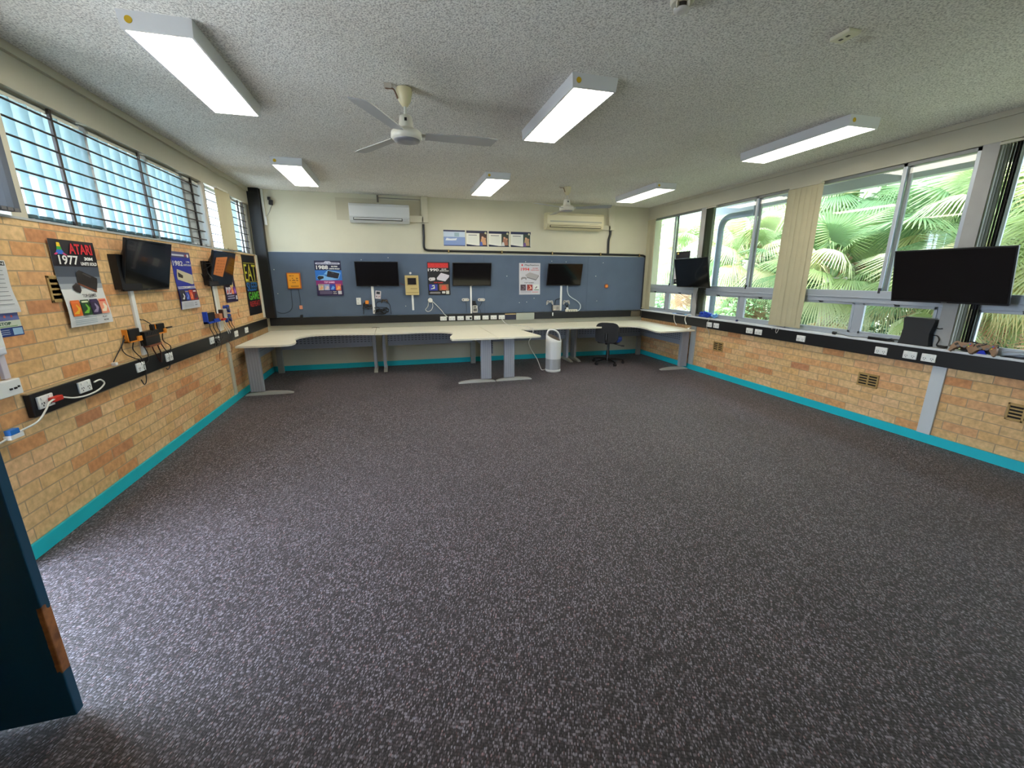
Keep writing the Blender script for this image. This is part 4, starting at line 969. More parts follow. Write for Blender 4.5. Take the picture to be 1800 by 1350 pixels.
b = MB(); b.box(3.26, 3.52, y0 - .035, y0, .915, .972, mat((214, 212, 196), .45)); part(b, 'casing', r, .005)
b = MB()
for i in range(4): b.box(3.31 + i * .05, 3.325 + i * .05, y0 - .037, y0 - .035, .935, .95, BLKPL)
part(b, 'socket_row', r)
strip('plug', 'white plug standing up from the pinboard power strip', 3.27, 3.315, y0 - .05, y0 - .01, .973, 1.01, WHITE, 'plug')
cable('pale hose curving from the third screen to the power strip', [(3.29, y0 - .02, 1.46), (3.29, y0 - .015, 1.36), (3.32, y0 - .015, 1.26), (3.40, y0 - .015, 1.195), (3.50, y0 - .015, 1.14), (3.575, y0 - .015, 1.07), (3.585, y0 - .015, 1.0), (3.55, y0 - .02, .95), (3.50, y0 - .02, .935)], .0095, mat((190, 200, 210), .4))
tangle('black cable tangle under the right grey two-grip pad', 3.30, 1.03, .12, .09, 12, 11)
# star light
b = MB(); st = [((.058 if i % 2 == 0 else .042) * math.cos(i * PI / 8), (.058 if i % 2 == 0 else .042) * math.sin(i * PI / 8)) for i in range(16)]
r = root('wall_badge', 'small orange star shaped block alone on the right of the pinboard', 'wall badge', (4.145, y0, 1.425), 0)
b.prism([(x * .8, y * .8) for x, y in st], 0, .02, mat((150, 70, 40), .6), WALLM); part(b, 'outer_rim', r)
b = MB(); b.box(-.026, .026, -.026, -.02, -.026, .026, mat((236, 150, 60), .5)); part(b, 'front_face', r, .003)

# ---- left wall clutter
xw = XL
def lbox(name, label, y0_, y1_, z0_, z1_, d, m, cat, bevel=.003, o=0.0, rot=0.0):
    b = MB(); yc, zc = (y0_ + y1_) / 2, (z0_ + z1_) / 2
    M = Matrix.Translation((xw, yc, zc)) @ Matrix.Rotation(rot, 4, 'X') @ Matrix.Translation((-xw, -yc, -zc))
    b.box(xw + o, xw + o + d, y0_, y1_, z0_, z1_, m, M)
    return single(b, name, label, cat, (xw, yc, z0_), world_mode=True, bevel=bevel)
def console_mount(label, y0_, y1_, z0_, z1_, rot=0):
    r = root('game_console', label, 'game console', (xw, (y0_ + y1_) / 2, z0_), 0, None, True)
    yc, zc = (y0_ + y1_) / 2, (z0_ + z1_) / 2
    b = MB(); b.box(xw + .01, xw + .045, y0_, y1_, z0_, z1_, BLKPL); part(b, 'casing', r, .004)
    b = MB(); b.box(xw, xw + .035, y0_ - .01, y0_, z0_ - .01, z1_, ORANGE); b.box(xw, xw + .05, y0_ - .01, y1_, z0_ - .01, z0_, ORANGE); b.box(xw + .045, xw + .055, y0_ + .09, y1_, z0_ - .01, z0_ + .03, ORANGE); part(b, 'orange_bracket', r, label='orange mounting bracket')
    return r
console_mount('black box in an orange bracket left of the left wall conduit', 4.06, 4.21, 1.095, 1.19)
console_mount('black box in an orange bracket right of the central black console', 4.49, 4.615, 1.11, 1.19)
r = root('game_console', 'central black game console with a ribbed top on left wall', 'game console', (xw, 4.36, 1.03), 0, None, True)
b = MB(); b.box(xw + .015, xw + .06, 4.24, 4.47, 1.03, 1.15, BLKPL); part(b, 'casing', r, .004)
b = MB()
for i in range(6): b.box(xw + .06, xw + .064, 4.29 + i * .027, 4.298 + i * .027, 1.115, 1.14, mat((60, 60, 64), .4))
b.box(xw + .06, xw + .063, 4.25, 4.46, 1.10, 1.106, mat((90, 60, 40), .5)); part(b, 'ribs', r)
b = MB(); b.box(xw, xw + .07, 4.26, 4.46, 1.015, 1.03, mat((130, 74, 50), .6)); part(b, 'timber_shelf', r)
lbox('plug', 'black plug sticking right from the right orange bracket', 4.63, 4.72, 1.135, 1.148, .02, BLKPL, 'plug', o=.04)
lbox('plug', 'black plug standing on the central black console', 4.37, 4.40, 1.15, 1.20, .03, BLKPL, 'plug', o=.04)
X_ = xw + .012
cable('dark cable from screen conduit to plug on the central console', [(X_, 4.29, 1.27), (X_, 4.33, 1.245), (X_, 4.37, 1.24), (X_ + .04, 4.385, 1.20)], .004)
cable('black cable from left bracket down to a white clip', [(X_, 4.055, 1.15), (X_, 4.0, 1.08), (X_, 3.95, 1.04), (X_, 3.88, .99), (X_ + .02, 3.80, .955)], .004)
cable('second black cable drooping from the left bracket to the duct', [(X_, 4.06, 1.12), (X_, 3.99, 1.06), (X_, 4.02, 1.0), (X_ + .02, 4.08, .955), (X_ + .032, 4.12, .93), (X_ + .034, 4.13, .885)], .004)
cable('third black cable falling from under left bracket', [(X_ + .03, 4.10, 1.09), (X_ + .02, 4.09, 1.03), (X_ + .02, 4.13, .98), (X_ + .032, 4.15, .94), (X_ + .034, 4.16, .87), (X_ + .034, 4.155, .76), (X_ + .03, 4.12, .72), (X_ + .034, 4.08, .77)], .004)
cable('black cable falling behind the white screen conduit', [(X_ + .03, 4.20, 1.09), (X_ + .03, 4.24, 1.01), (X_ + .03, 4.26, .96), (X_ + .034, 4.24, .9), (X_ + .034, 4.15, .88)], .004)
cable('dark red cable under the central console, nearer one', [(X_ + .04, 4.33, 1.015), (X_ + .04, 4.34, .98), (X_ + .034, 4.38, .93), (X_ + .034, 4.42, .86)], .005, mat((60, 24, 22), .5))
cable('dark red cable under the central console, farther one', [(X_ + .04, 4.42, 1.015), (X_ + .04, 4.43, .98), (X_ + .034, 4.46, .93), (X_ + .034, 4.44, .85)], .005, mat((60, 24, 22), .5))
cable('black cable from right bracket to the duct, nearer one', [(X_ + .03, 4.50, 1.1), (X_ + .02, 4.52, 1.02), (X_ + .03, 4.54, .96), (X_ + .034, 4.58, .90), (X_ + .034, 4.57, .80), (X_ + .03, 4.53, .765), (X_ + .032, 4.5, .78)], .004)
cable('black cable from right bracket to the duct, farther one', [(X_ + .03, 4.56, 1.1), (X_ + .02, 4.57, 1.03), (X_ + .04, 4.63, .97), (X_ + .034, 4.62, .92), (X_ + .034, 4.61, .86)], .004)
lbox('cable_clip', 'small white cable clip on the left duct ledge', 3.785, 3.815, .95, .972, .03, WHITE, 'clip', o=.03)
# red plug + white cables
lbox('plug', 'red plug in the nearest outlet on the left duct', 3.11, 3.19, .855, .885, .03, mat((200, 50, 36), .4), 'plug', .004, o=.048)
cable('white cable looping between the two nearest left outlets', [(xw + .072, 3.19, .868), (xw + .078, 3.27, .84), (xw + .078, 3.38, .825), (xw + .078, 3.50, .83), (xw + .078, 3.58, .86), (xw + .072, 3.56, .893), (xw + .075, 3.49, .892)], .0055, WCABLE)
cable('white cable from red plug outlet running out of the left edge', [(xw + .072, 3.13, .875), (xw + .078, 3.07, .865), (xw + .078, 3.03, .83), (xw + .08, 2.95, .785), (xw + .04, 2.87, .755), (xw + .03, 2.78, .735), (xw + .03, 2.68, .73)], .0055, WCABLE)
lbox('cable_tag', 'blue and white tag on the white cable at left', 2.80, 2.86, .755, .785, .03, mat((30, 110, 190), .4), 'tag', .003, o=.025)
lbox('cable_label', 'white paper label wrapped on the left white cable', 2.795, 2.88, .73, .755, .035, WHITE, 'tag', .002, o=.02)
# white gear near left edge
r = root('wall_intercom', 'white wall unit at the left edge above the pale conduit', 'wall unit', (xw, 2.90, 1.20), 0, None, True)
b = MB(); b.box(xw, xw + .03, 2.78, 2.965, 1.215, 1.37, WHITE); part(b, 'casing', r, .006)
b = MB(); b.box(xw, xw + .038, 2.78, 2.955, 1.185, 1.23, mat((214, 218, 226), .4)); part(b, 'base_cover', r, .01)
r = root('power_point', 'white boxed power point on the left wall at photo edge', 'power outlet', (xw, 2.92, .95), 0, None, True)
b = MB(); b.box(xw, xw + .035, 2.80, 2.985, .955, 1.045, WHITE); part(b, 'casing', r, .005)
b = MB(); b.box(xw + .035, xw + .04, 2.90, 2.915, .99, 1.0, BLKPL); b.box(xw + .035, xw + .04, 2.93, 2.945, .99, 1.0, BLKPL); b.box(xw + .035, xw + .04, 2.955, 2.965, .995, 1.005, BLKPL); part(b, 'socket', r)
# clutter under the far left screen
r = root('game_console', 'black console in a blue bracket under the far left screen', 'game console', (xw, 5.7, 1.09), 0, None, True)
b = MB(); b.box(xw + .01, xw + .045, 5.58, 5.78, 1.10, 1.20, BLKPL); part(b, 'casing', r, .004)
b = MB(); b.box(xw, xw + .045, 5.555, 5.58, 1.08, 1.215, BLUE); b.box(xw, xw + .055, 5.555, 5.88, 1.08, 1.10, BLUE); b.box(xw + .05, xw + .06, 5.70, 5.88, 1.08, 1.12, BLUE); part(b, 'blue_bracket', r, label='blue mounting bracket')
lbox('splitter_box', 'red and tan adaptor beside the blue bracket', 5.84, 5.93, 1.10, 1.17, .06, mat((190, 120, 80), .5), 'adaptor', o=.01)
lbox('splitter_box', 'small red adaptor below the tan one by the blue bracket', 5.88, 5.99, 1.085, 1.11, .075, mat((190, 40, 30), .5), 'adaptor', o=.01)
r = root('mini_console', 'grey box mounted left of the two blue game pads', 'game console', (xw, 6.06, 1.09), 0, None, True)
b = MB(); b.box(xw + .01, xw + .06, 6.0, 6.12, 1.095, 1.215, mat((178, 172, 160), .5)); part(b, 'casing', r, .005)
b = MB(); b.box(xw, xw + .062, 5.97, 6.0, 1.10, 1.21, mat((60, 40, 34), .5)); part(b, 'end_cap', r)
gamepad('blue game pad on left wall, the upper one', 'L', 6.245, 1.21, 0.0, 'grip', (36, 66, 150), 0, 1.1, 'blue game pads')
gamepad('blue game pad on left wall, the lower one', 'L', 6.255, 1.095, 0.0, 'grip', (36, 66, 150), 0, 1.1, 'blue game pads')
for i, (a, t) in enumerate(((5.60, 'nearest'), (5.70, 'second'), (5.80, 'third'))):
    cable('black cable below the blue bracket, %s from the camera' % t, [(X_ + .03, a, 1.09), (X_ + .02, a + .02, 1.02), (X_ + .03, a + .05, .95), (X_ + .034, a + .07 - i * .03, .89), (X_ + .032, a + .02, .82 + i * .02)], .004)
for i, (a, t) in enumerate(((6.20, 'nearer'), (6.28, 'farther'))):
    cable('black cable hanging below the blue game pads, %s one' % t, [(X_ + .02, a, 1.06), (X_ + .02, a + .03, .99), (X_ + .03, a + .05, .95), (X_ + .034, a - .05, .86), (X_ + .03, a - .12, .80)], .004)
for i, (a, t) in enumerate(((6.0, 'nearer'), (6.06, 'farther'))):
    cable('white cable below the grey box on left wall, %s one' % t, [(X_ + .03, a, 1.09), (X_ + .02, a + .03, 1.02), (X_ + .03, a + .08, .95), (X_ + .034, a + .1, .9)], .004, WCABLE)
tangle('black cable tangle in front of the far left duct outlets', 5.72, .86, .26, .10, 14, 21, wall='L', offd=.036, depth=.03)
cable('thin brown cable drooping below the left duct', [(X_ + .032, 5.86, .83), (X_ + .03, 5.80, .77), (X_ + .01, 5.79, .70), (X_ + .005, 5.78, .63)], .003, mat((80, 50, 36), .5))
cable('thin brown cable looping across the pale lower conduit', [(X_ + .032, 6.0, .83), (X_ + .03, 6.10, .77), (X_ + .02, 6.17, .72), (X_ + .02, 6.12, .66), (X_ + .02, 6.05, .68)], .003, mat((120, 60, 50), .5))
# clamps of cables left of far screen
tangle('black cable bunch hanging behind the far left screen', 5.72, 1.66, .10, .26, 14, 31, wall='L', offd=0, depth=.12)
cable('black cable beside the slim white conduit', [(X_ + .01, 5.87, 1.56), (X_ + .01, 5.885, 1.35), (X_ + .01, 5.89, 1.17)], .005)
b = MB(); b.tube(cr([(xw + .006, 6.70, 1.17), (xw + .01, 6.67, 1.12), (xw + .01, 6.68, 1.07), (xw + .008, 6.72, 1.07)], 5), .004, mat((196, 130, 80), .5), 6); single(b, 'wire_hook', 'tan wire hook on the left wall below the long poster', 'hook', (xw, 6.7, 1.1), world_mode=True)

# vents in brick
def vent(wall, u, z, label, w=.215, h=.15):
    loc, rz = W(wall, u, z)
    r = root('air_vent', label, 'air vent', loc, rz, 'brass air vents in the brick')
    m = mat((176, 146, 92), .5, .2); b = MB(); t = .016
    b.box(-w / 2, w / 2, -.01, .002, h / 2 - t, h / 2, m); b.box(-w / 2, w / 2, -.01, .002, -h / 2, -h / 2 + t, m); b.box(-w / 2, -w / 2 + t, -.01, .002, -h / 2, h / 2, m); b.box(w / 2 - t, w / 2, -.01, .002, -h / 2, h / 2, m); b.box(-.008, .008, -.01, .002, -h / 2, h / 2, m)
    part(b, 'frame', r, .002)
    b = MB(); b.box(-w / 2 + t, w / 2 - t, -.0015, -.0005, -h / 2 + t, h / 2 - t, mat((20, 16, 12), .8)); part(b, 'dark_backing', r)
    b = MB(); n = 5
    for i in range(n):
        zz_ = -h / 2 + t + (i + .0) * (h - 2 * t) / (n - 1)
        b.box(-w / 2 + t, w / 2 - t, -.008, -.001, zz_ - .006, zz_ + .006, m)
    part(b, 'louvre', r)
    return r
vent('R', 5.645, .505, 'brass air vent in right wall nearest the corner desk')
vent('R', 3.33, .490, 'brass air vent in right wall left of the white conduit')
vent('R', 2.09, .490, 'brass air vent in right wall at the photo edge')
vent('L', 3.53, 1.527, 'brass air vent half covered by the 1977 poster', h=.17).location.x = XL - .0015

# ================================================================== RIGHT SILL OBJECTS
ZS = .945
r = root('game_console', 'black upright tower game console standing on the right sill', 'game console', (5.0, 2.95, ZS), 0, None, True)
b = MB(); out = [(2.835, ZS), (2.845, ZS + .06), (2.85, ZS + .13), (2.825, ZS + .25), (2.83, ZS + .262), (3.07, ZS + .272), (3.09, ZS + .262), (3.078, ZS + .16), (3.085, ZS + .06), (3.10, ZS)]
b.prism(out, 4.975, 5.04, mat((34, 35, 38), .45), Matrix(((0, 0, 1, 0), (1, 0, 0, 0), (0, 1, 0, 0), (0, 0, 0, 1)))); part(b, 'casing', r, .004)
b = MB(); b.box(4.985, 5.03, 2.84, 3.09, ZS + .271, ZS + .275, mat((120, 120, 122), .3, .4)); part(b, 'top_edge', r)
cable('black cable plugged high into the tower console', [(5.01, 2.83, 1.13), (5.01, 2.80, 1.125), (5.01, 2.775, 1.13)], .005)
cable('black cable plugged low into the tower console', [(5.01, 2.84, 1.06), (5.01, 2.80, 1.055), (5.0, 2.775, 1.02), (4.995, 2.78, .97), (4.99, 2.74, .955)], .005)
r = root('set_top_box', 'flat black box with a grey top on the right sill', 'router', (5.0, 3.29, ZS), 0, None, True)
b = MB(); b.box(4.97, 5.04, 3.19, 3.39, ZS, ZS + .03, BLKPL); part(b, 'casing', r, .003)
b = MB(); b.box(4.972, 5.038, 3.192, 3.388, ZS + .03, ZS + .034, mat((120, 128, 136), .3, .3)); part(b, 'lid', r)
r = root('webcam', 'small black round camera on the right sill with a cable', 'camera', (5.0, 3.78, ZS), 0, None, True)
b = MB(); b.lathe([(.018, 0), (.018, .03), (.012, .04)], BLKPL, 14, Matrix.Translation((4.985, 3.79, ZS + .02)) @ Matrix.Rotation(PI / 2, 4, 'X')); part(b, 'body', r)
b = MB(); b.tube(cr([(4.985, 3.76, ZS + .018), (4.985, 3.68, ZS + .012), (4.99, 3.58, ZS + .004), (4.99, 3.48, ZS + .01), (4.99, 3.39, ZS + .015)], 5), .0035, CABLE, 6); part(b, 'lead', r)
def stilltangle(label, x, y, w, d, h, n, seed, m=None, rad=.004):
    rnd = random.Random(seed); b = MB()
    pts = [(x + rnd.uniform(-d / 2, d / 2), y + rnd.uniform(-w / 2, w / 2), ZS + rad + rnd.random() * h) for _ in range(n)]
    b.tube(cr(pts, 6), rad, m or CABLE, 5)
    single(b, 'cable_tangle', label, 'cables', (x, y, ZS), world_mode=True)
stilltangle('pale and black cable tangle between router and tower console', 5.0, 3.14, .09, .05, .03, 12, 3)
stilltangle('black cable tangle right of the tower console', 4.995, 2.75, .12, .05, .025, 14, 4)
stilltangle('black cable tangle lying behind the tan game pads', 5.0, 2.49, .30, .05, .09, 34, 8)
for i, (y, t) in enumerate(((2.575, 'left one'), (2.42, 'right one'))):
    g_ = gamepad('tan and black game pad leaning on the right sill, %s' % t, 'R', y, ZS + .040, .012, 'grip', (128, 96, 72), 0, 1.12, 'tan game pads on the sill')
    g_.location.x = 4.995; g_.rotation_euler = (-.45, 0, -PI / 2)
b = MB(); b.prism([(2.40, ZS), (2.47, ZS), (2.45, ZS + .03), (2.42, ZS + .035)], 4.967, 4.975, mat((40, 60, 190), .3), Matrix(((0, 0, 1, 0), (1, 0, 0, 0), (0, 1, 0, 0), (0, 0, 0, 1)))); single(b, 'blue_toy', 'small blue plastic piece under the right tan pad', 'toy', (4.97, 2.43, ZS), world_mode=True)
r = root('plastic_tray', 'dark tray with clear lid at the right end of the sill', 'tray', (5.0, 2.2, ZS), 0, None, True)
b = MB(); b.box(4.968, 5.045, 2.02, 2.31, ZS, ZS + .008, BLKPL); part(b, 'base', r)
b = MB(); b.add([(4.975, 2.29, ZS + .008), (5.04, 2.29, ZS + .008), (5.04, 2.2, ZS + .045), (4.98, 2.2, ZS + .04), (4.98, 2.04, ZS + .03), (5.04, 2.04, ZS + .03)], [(0, 1, 2, 3), (3, 2, 5, 4)], mat((176, 190, 204), .15)); part(b, 'lid', r)
# blue cables etc. at the far sill
stilltangle('blue cable bundle on the sill under the small right screen', 5.005, 5.98, .30, .06, .09, 46, 13, BLUE, .009)
stilltangle('light blue cable loop at the right of the blue bundle', 5.005, 5.78, .14, .05, .09, 16, 14, mat((110, 170, 226), .3), .007)
b = MB(); b.box(4.97, 5.03, 6.58, 6.85, ZS, ZS + .008, mat((90, 150, 220), .4)); b.box(4.965, 4.99, 6.50, 6.72, ZS + .008, ZS + .018, BLKPL); b.box(4.97, 5.0, 6.35, 6.52, ZS, ZS + .014, mat((120, 180, 230), .4))
single(b, 'blue_folder', 'thin pale blue folder on the far right sill', 'folder', (5.0, 6.6, ZS), world_mode=True)
cable('white cable hooked over the right duct above the desk, farther one', [(4.985, 6.78, .95), (4.96, 6.77, .93), (4.955, 6.76, .86), (4.955, 6.72, .79), (4.95, 6.66, .75)], .006, WCABLE)
cable('thick white cable hooked over the right duct above the desk, nearer one', [(4.985, 6.33, .96), (4.96, 6.38, .96), (4.95, 6.43, .92), (4.95, 6.44, .86), (4.955, 6.40, .79)], .008, WCABLE)
cable('thin pale cable hanging over the right duct below blue bundle', [(4.985, 5.82, .95), (4.96, 5.83, .94), (4.955, 5.87, .88), (4.955, 5.88, .8), (5.0, 5.87, .72), (5.01, 5.87, .66)], .004, mat((190, 190, 186), .5))
cable('thin dark cable hanging from the small right screen', [(5.0, 6.22, 1.45), (5.0, 6.27, 1.3), (5.0, 6.25, 1.15), (5.0, 6.2, 1.03)], .0035)
b = MB(); b.lathe([(.016, 0), (.016, .02)], mat((30, 34, 80), .4), 12, Matrix.Translation((4.99, 5.3, ZS + .016)) @ Matrix.Rotation(PI / 2, 4, 'Y')); single(b, 'small_knob', 'small dark blue knob on the sill left of the wide blind', 'knob', (4.99, 5.3, ZS + .016), world_mode=True)
cable('thin pale cord lying behind the clear tray', [(5.03, 2.33, ZS + .03), (5.03, 2.2, ZS + .055), (5.03, 2.1, ZS + .07)], .003, GREYM)

# ================================================================== DESKS
def tleg_y(parent, x, yf, yb_, ztop=.695):
    """leg frame seen end on: narrow upright and a foot running to the viewer"""
    b = MB(); ym = yb_ - .17
    b.box(x - .022, x + .022, ym - .09, ym + .09, .05, ztop, DESKL); b.box(x - .028, x - .016, ym - .1, ym + .1, .05, ztop, DESKL); 
    part(b, 'leg', parent, .004)
    f_ = MB(); pts = [(yf, .012), (yf + .05, .03), ((yf + yb_) / 2, .055), (yb_ - .03, .05), (yb_, .02), (yb_, .0), (yf, .0)]
    f_.prism(pts, x - .03, x + .03, mat((190, 190, 180), .4, .2), Matrix(((0, 0, 1, 0), (1, 0, 0, 0), (0, 1, 0, 0), (0, 0, 0, 1))), True); part(f_, 'foot', parent, .006)
def tleg_x(parent, xc, w, xa, xb_, y, ztop=.695):
    b = MB(); b.box(xc - w / 2, xc + w / 2, y - .02, y + .035, .05, ztop, DESKL)
    for i in range(5): 
        xx = xc - w / 2 + (i + .5) * w / 5
        b.box(xx - .009, xx + .009, y - .026, y - .02, .055, ztop, mat((168, 171, 180), .4, .1))
    part(b, 'leg', parent, .004)
    f_ = MB(); L = xb_ - xa
    def hgt(t): return .012 + .034 * math.sin(PI * min(1, max(0, t))) ** .6
    top = [(xa + L * t / 12, hgt(t / 12)) for t in range(13)]
    f_.prism(top + [(xb_, 0), (xa, 0)], -.03, .03, mat((196, 196, 190), .4, .2), Matrix.Translation((0, y, 0)) @ WALLM, True); part(f_, 'foot', parent, .005)
def desk(label, outline, smooth_idx, legs, panels, corner):
    r = root('corner_desk', label, 'desk', (outline[0][0], outline[0][1], 0), 0, 'cream desks along the back wall', True)
    b = MB(); b.prism(outline, .695, .72, DESKT); part(b, 'desktop', r, .006)
    for l in legs: (tleg_y if l[0] == 'y' else tleg_x)(r, *l[1:])
    for p in panels:
        b = MB(); b.box(*p, PERF); part(b, 'modesty_panel', r, .003)
    for c in corner:
        b = MB(); b.box(c[0] - .045, c[0] + .045, c[1] - .03, c[1] + .03, 0, .695, mat((150, 152, 146), .45, .3)); part(b, 'corner_post', r, .004)
    return r
def curve2(pts, n=5): return [(p.x, p.y) for p in cr([(x, y, 0) for x, y in pts], n)]
yk = 7.862
d_ = desk('cream corner desk in the left back corner with a curved inner edge',
     [(-.385, yk), (-2.085, yk), (-2.085, 6.17)] + curve2([(-1.56, 6.155), (-1.45, 6.19), (-1.405, 6.30), (-1.415, 6.47)], 4)[:-1] + curve2([(-1.415, 6.47), (-1.475, 6.72), (-1.44, 6.95), (-1.32, 7.12), (-1.05, 7.17), (-.7, 7.12), (-.385, 7.06)], 4), 0,
     [('x', -1.955, .17, -2.11 + .0, -1.505, 6.36), ('y', -.425, 7.40, 7.84)], [(-1.9, -.46, 7.60, 7.615, .43, .69), (-2.05, -2.035, 6.45, 7.75, .43, .69)], [(-1.99, 7.80)])
desk('cream corner desk in the middle whose wing points toward the camera, left half',
     [(1.432, yk), (-.375, yk), (-.375, 7.06)] + curve2([(-.375, 7.06), (0, 7.06), (.35, 7.09), (.6, 7.06), (.76, 6.96), (.835, 6.8), (.81, 6.6), (.755, 6.42), (.735, 6.25)], 4) + [(.745, 6.09), (1.432, 6.085)], 0,
     [('x', 1.283, .165, .842, 1.425, 6.28), ('y', -.265, 7.40, 7.84)], [(-.2, 1.3, 7.60, 7.615, .43, .69), (1.40, 1.413, 6.36, 7.75, .43, .69)], [(1.34, 7.80)])
desk('cream corner desk in the middle beside the air purifier, right half',
     [(3.255, yk), (1.44, yk), (1.44, 6.085), (2.08, 6.105), (2.135, 6.15), (2.13, 6.22), (2.035, 6.93)] + curve2([(2.035, 6.93), (2.07, 6.985), (2.2, 7.0), (2.8, 7.0), (3.255, 6.98)], 3), 0,
     [('x', 1.66, .165, 1.443, 2.03, 6.29), ('y', 3.19, 7.36, 7.84)], [(1.6, 3.15, 7.60, 7.615, .43, .69)], [(1.54, 7.80)])
desk('cream corner desk in the right back corner behind the office chair',
     [(4.955, yk), (3.265, yk), (3.265, 6.97)] + curve2([(3.265, 6.97), (3.6, 6.97), (3.95, 7.0), (4.17, 6.98), (4.27, 6.85), (4.27, 6.62), (4.22, 6.35), (4.2, 6.2)], 4) + [(4.22, 6.1), (4.28, 6.085), (4.955, 6.15)], 0,
     [('x', 4.885, .15, 4.44, 4.99, 6.31), ('y', 3.355, 7.36, 7.84)], [(3.4, 4.8, 7.60, 7.615, .43, .69), (4.86, 4.873, 6.4, 7.75, .43, .69)], [(4.90, 7.80)])
b = MB(); b.tube([(4.93, 7.35, .50), (4.93, 6.35, .42)], .02, BLKPL, 8); single(b, 'black_bar', 'black rod lying against wall under the right corner desk', 'rod', (4.93, 6.85, .45), world_mode=True)
cable('short black cable ends on the first desk joint', [(-.46, 7.80, .726), (-.42, 7.83, .735), (-.36, 7.82, .73), (-.33, 7.80, .726)], .004, mat((60, 54, 48), .5))
b = MB(); b.tube(cr([(4.86, 6.2, .727), (4.9, 6.22, .75), (4.93, 6.25, .74), (4.90, 6.3, .727)], 4), .008, WHITE, 6); single(b, 'cable_tangle', 'small white cable coil at the end of the right desk', 'cables', (4.9, 6.22, .727), world_mode=True)

# ================================================================== AIR PURIFIER
PX, PY = 2.565, 6.72
r = root('air_purifier', 'white cylindrical air purifier with loop handle on the carpet', 'air purifier', (PX, PY, 0))
b = MB(); b.lathe([(.115, .0), (.132, .008), (.134, .045), (.128, .05)], WHITE, 32); part(b, 'base', r)
b = MB(); b.lathe([(.131, .05), (.131, .235)], mat((186, 188, 192), .35, .2), 32)
for i in range(36):
    a = i * PI / 18; b.box(.1305, .132, -.002, .002, .055, .23, mat((150, 153, 158), .4, .2), Matrix.Rotation(a, 4, 'Z'))
part(b, 'intake_grille', r, label='silver slotted lower band')
b = MB(); n = 32; prof = []
v = []; f_ = []
lev = [(.133, .235), (.134, .4), (.134, .52)]
for rr, z in lev:
    for k in range(n): v.append((rr * math.cos(2 * PI * k / n), rr * math.sin(2 * PI * k / n), z))
for k in range(n):   # slanted top rim: higher at the back
    a = 2 * PI * k / n; v.append((.133 * math.cos(a), .133 * math.sin(a), .60 + .03 * math.sin(a) - .05 * math.cos(a)))
for k in range(n):
    a = 2 * PI * k / n; v.append((.118 * math.cos(a), .118 * math.sin(a), .60 + .03 * math.sin(a) - .045 * math.cos(a)))
for i in range(4): 
    for k in range(n): f_.append((i * n + k, i * n + (k + 1) % n, (i + 1) * n + (k + 1) % n, (i + 1) * n + k))
b.add(v, f_, mat((222, 224, 224), .35), True); part(b, 'casing', r)
b = MB(); b.add([(.112 * math.cos(2 * PI * k / n), .112 * math.sin(2 * PI * k / n), .595 + .04 * math.sin(2 * PI * k / n) - .04 * math.cos(2 * PI * k / n)) for k in range(n)], [tuple(range(n))], mat((90, 76, 66), .4)); part(b, 'top_grille', r)
b = MB(); b.tube(cr([(-.118, 0, .60), (-.118, 0, .67), (-.092, 0, .72), (-.03, 0, .73), (.04, 0, .705), (.095, 0, .65), (.118, 0, .56)], 5), .028, mat((222, 224, 224), .35), 10, None, .5); part(b, 'handle', r)
cable('white power lead from the back outlets to the air purifier', [(1.93, 7.88, .82), (2.0, 7.78, .735), (2.15, 7.55, .727), (2.26, 7.3, .727), (2.27, 7.05, .728), (2.275, 6.975, .72), (2.25, 6.955, .6), (2.19, 6.95, .5), (2.22, 6.93, .38), (2.33, 6.9, .2), (2.38, 6.87, .06), (2.40, 6.83, .012), (2.44, 6.77, .03)], .006, WCABLE)

# ================================================================== OFFICE CHAIR
CF = math.radians(-38)     # turned: local +y is the way the sitter faces
r = root('office_chair', 'black and blue office chair on castors at right back desk', 'chair', (3.82, 7.10, 0), CF)
DK = mat((22, 24, 30), .8, var=.1, vscale=30); BL_ = mat((38, 66, 150), .85, var=.1, vscale=30)
b = MB()
def rsq(w, h, p=4.0, n=28, sx=1): return [(w / 2 * abs(math.cos(a)) ** (2 / p) * (1 if math.cos(a) > 0 else -1), h / 2 * abs(math.sin(a)) ** (2 / p) * (1 if math.sin(a) > 0 else -1)) for a in [2 * PI * i / n for i in range(n)]]
M = Matrix.Translation((0, -.22, .61)) @ Matrix.Rotation(math.radians(-8), 4, 'X') @ WALLM
b.prism(rsq(.42, .37), -.035, .035, DK, M, True); part(b, 'backrest', r, .015)
b = MB(); b.prism(rsq(.46, .44), .44, .50, BL_, Matrix.Translation((0, .02, 0)), True); part(b, 'seat', r, .02, 'dark blue seat cushion')
b = MB(); b.prism(rsq(.40, .38), .405, .44, BLKPL, Matrix.Translation((0, .02, 0)), True); part(b, 'seat_pan', r, .006)
b = MB(); b.tube(cr([(0, -.05, .41), (0, -.2, .40), (0, -.27, .45), (0, -.265, .6)], 5), .024, BLKPL, 8, None, .5); part(b, 'back_support', r)
b = MB(); b.lathe([(.03, .06), (.03, .24), (.022, .25), (.022, .41)], BLKPL, 14); part(b, 'gas_column', r)
b = MB(); b.tube([(.03, 0, .40), (.15, .02, .37), (.24, .03, .35)], .008, BLKPL, 6); b.box(.23, .29, .015, .045, .34, .36, BLKPL); part(b, 'lever', r, .003)
hub = MB(); hub.lathe([(.05, .07), (.055, .09), (.04, .115)], BLKPL, 16); part(hub, 'base_hub', r)
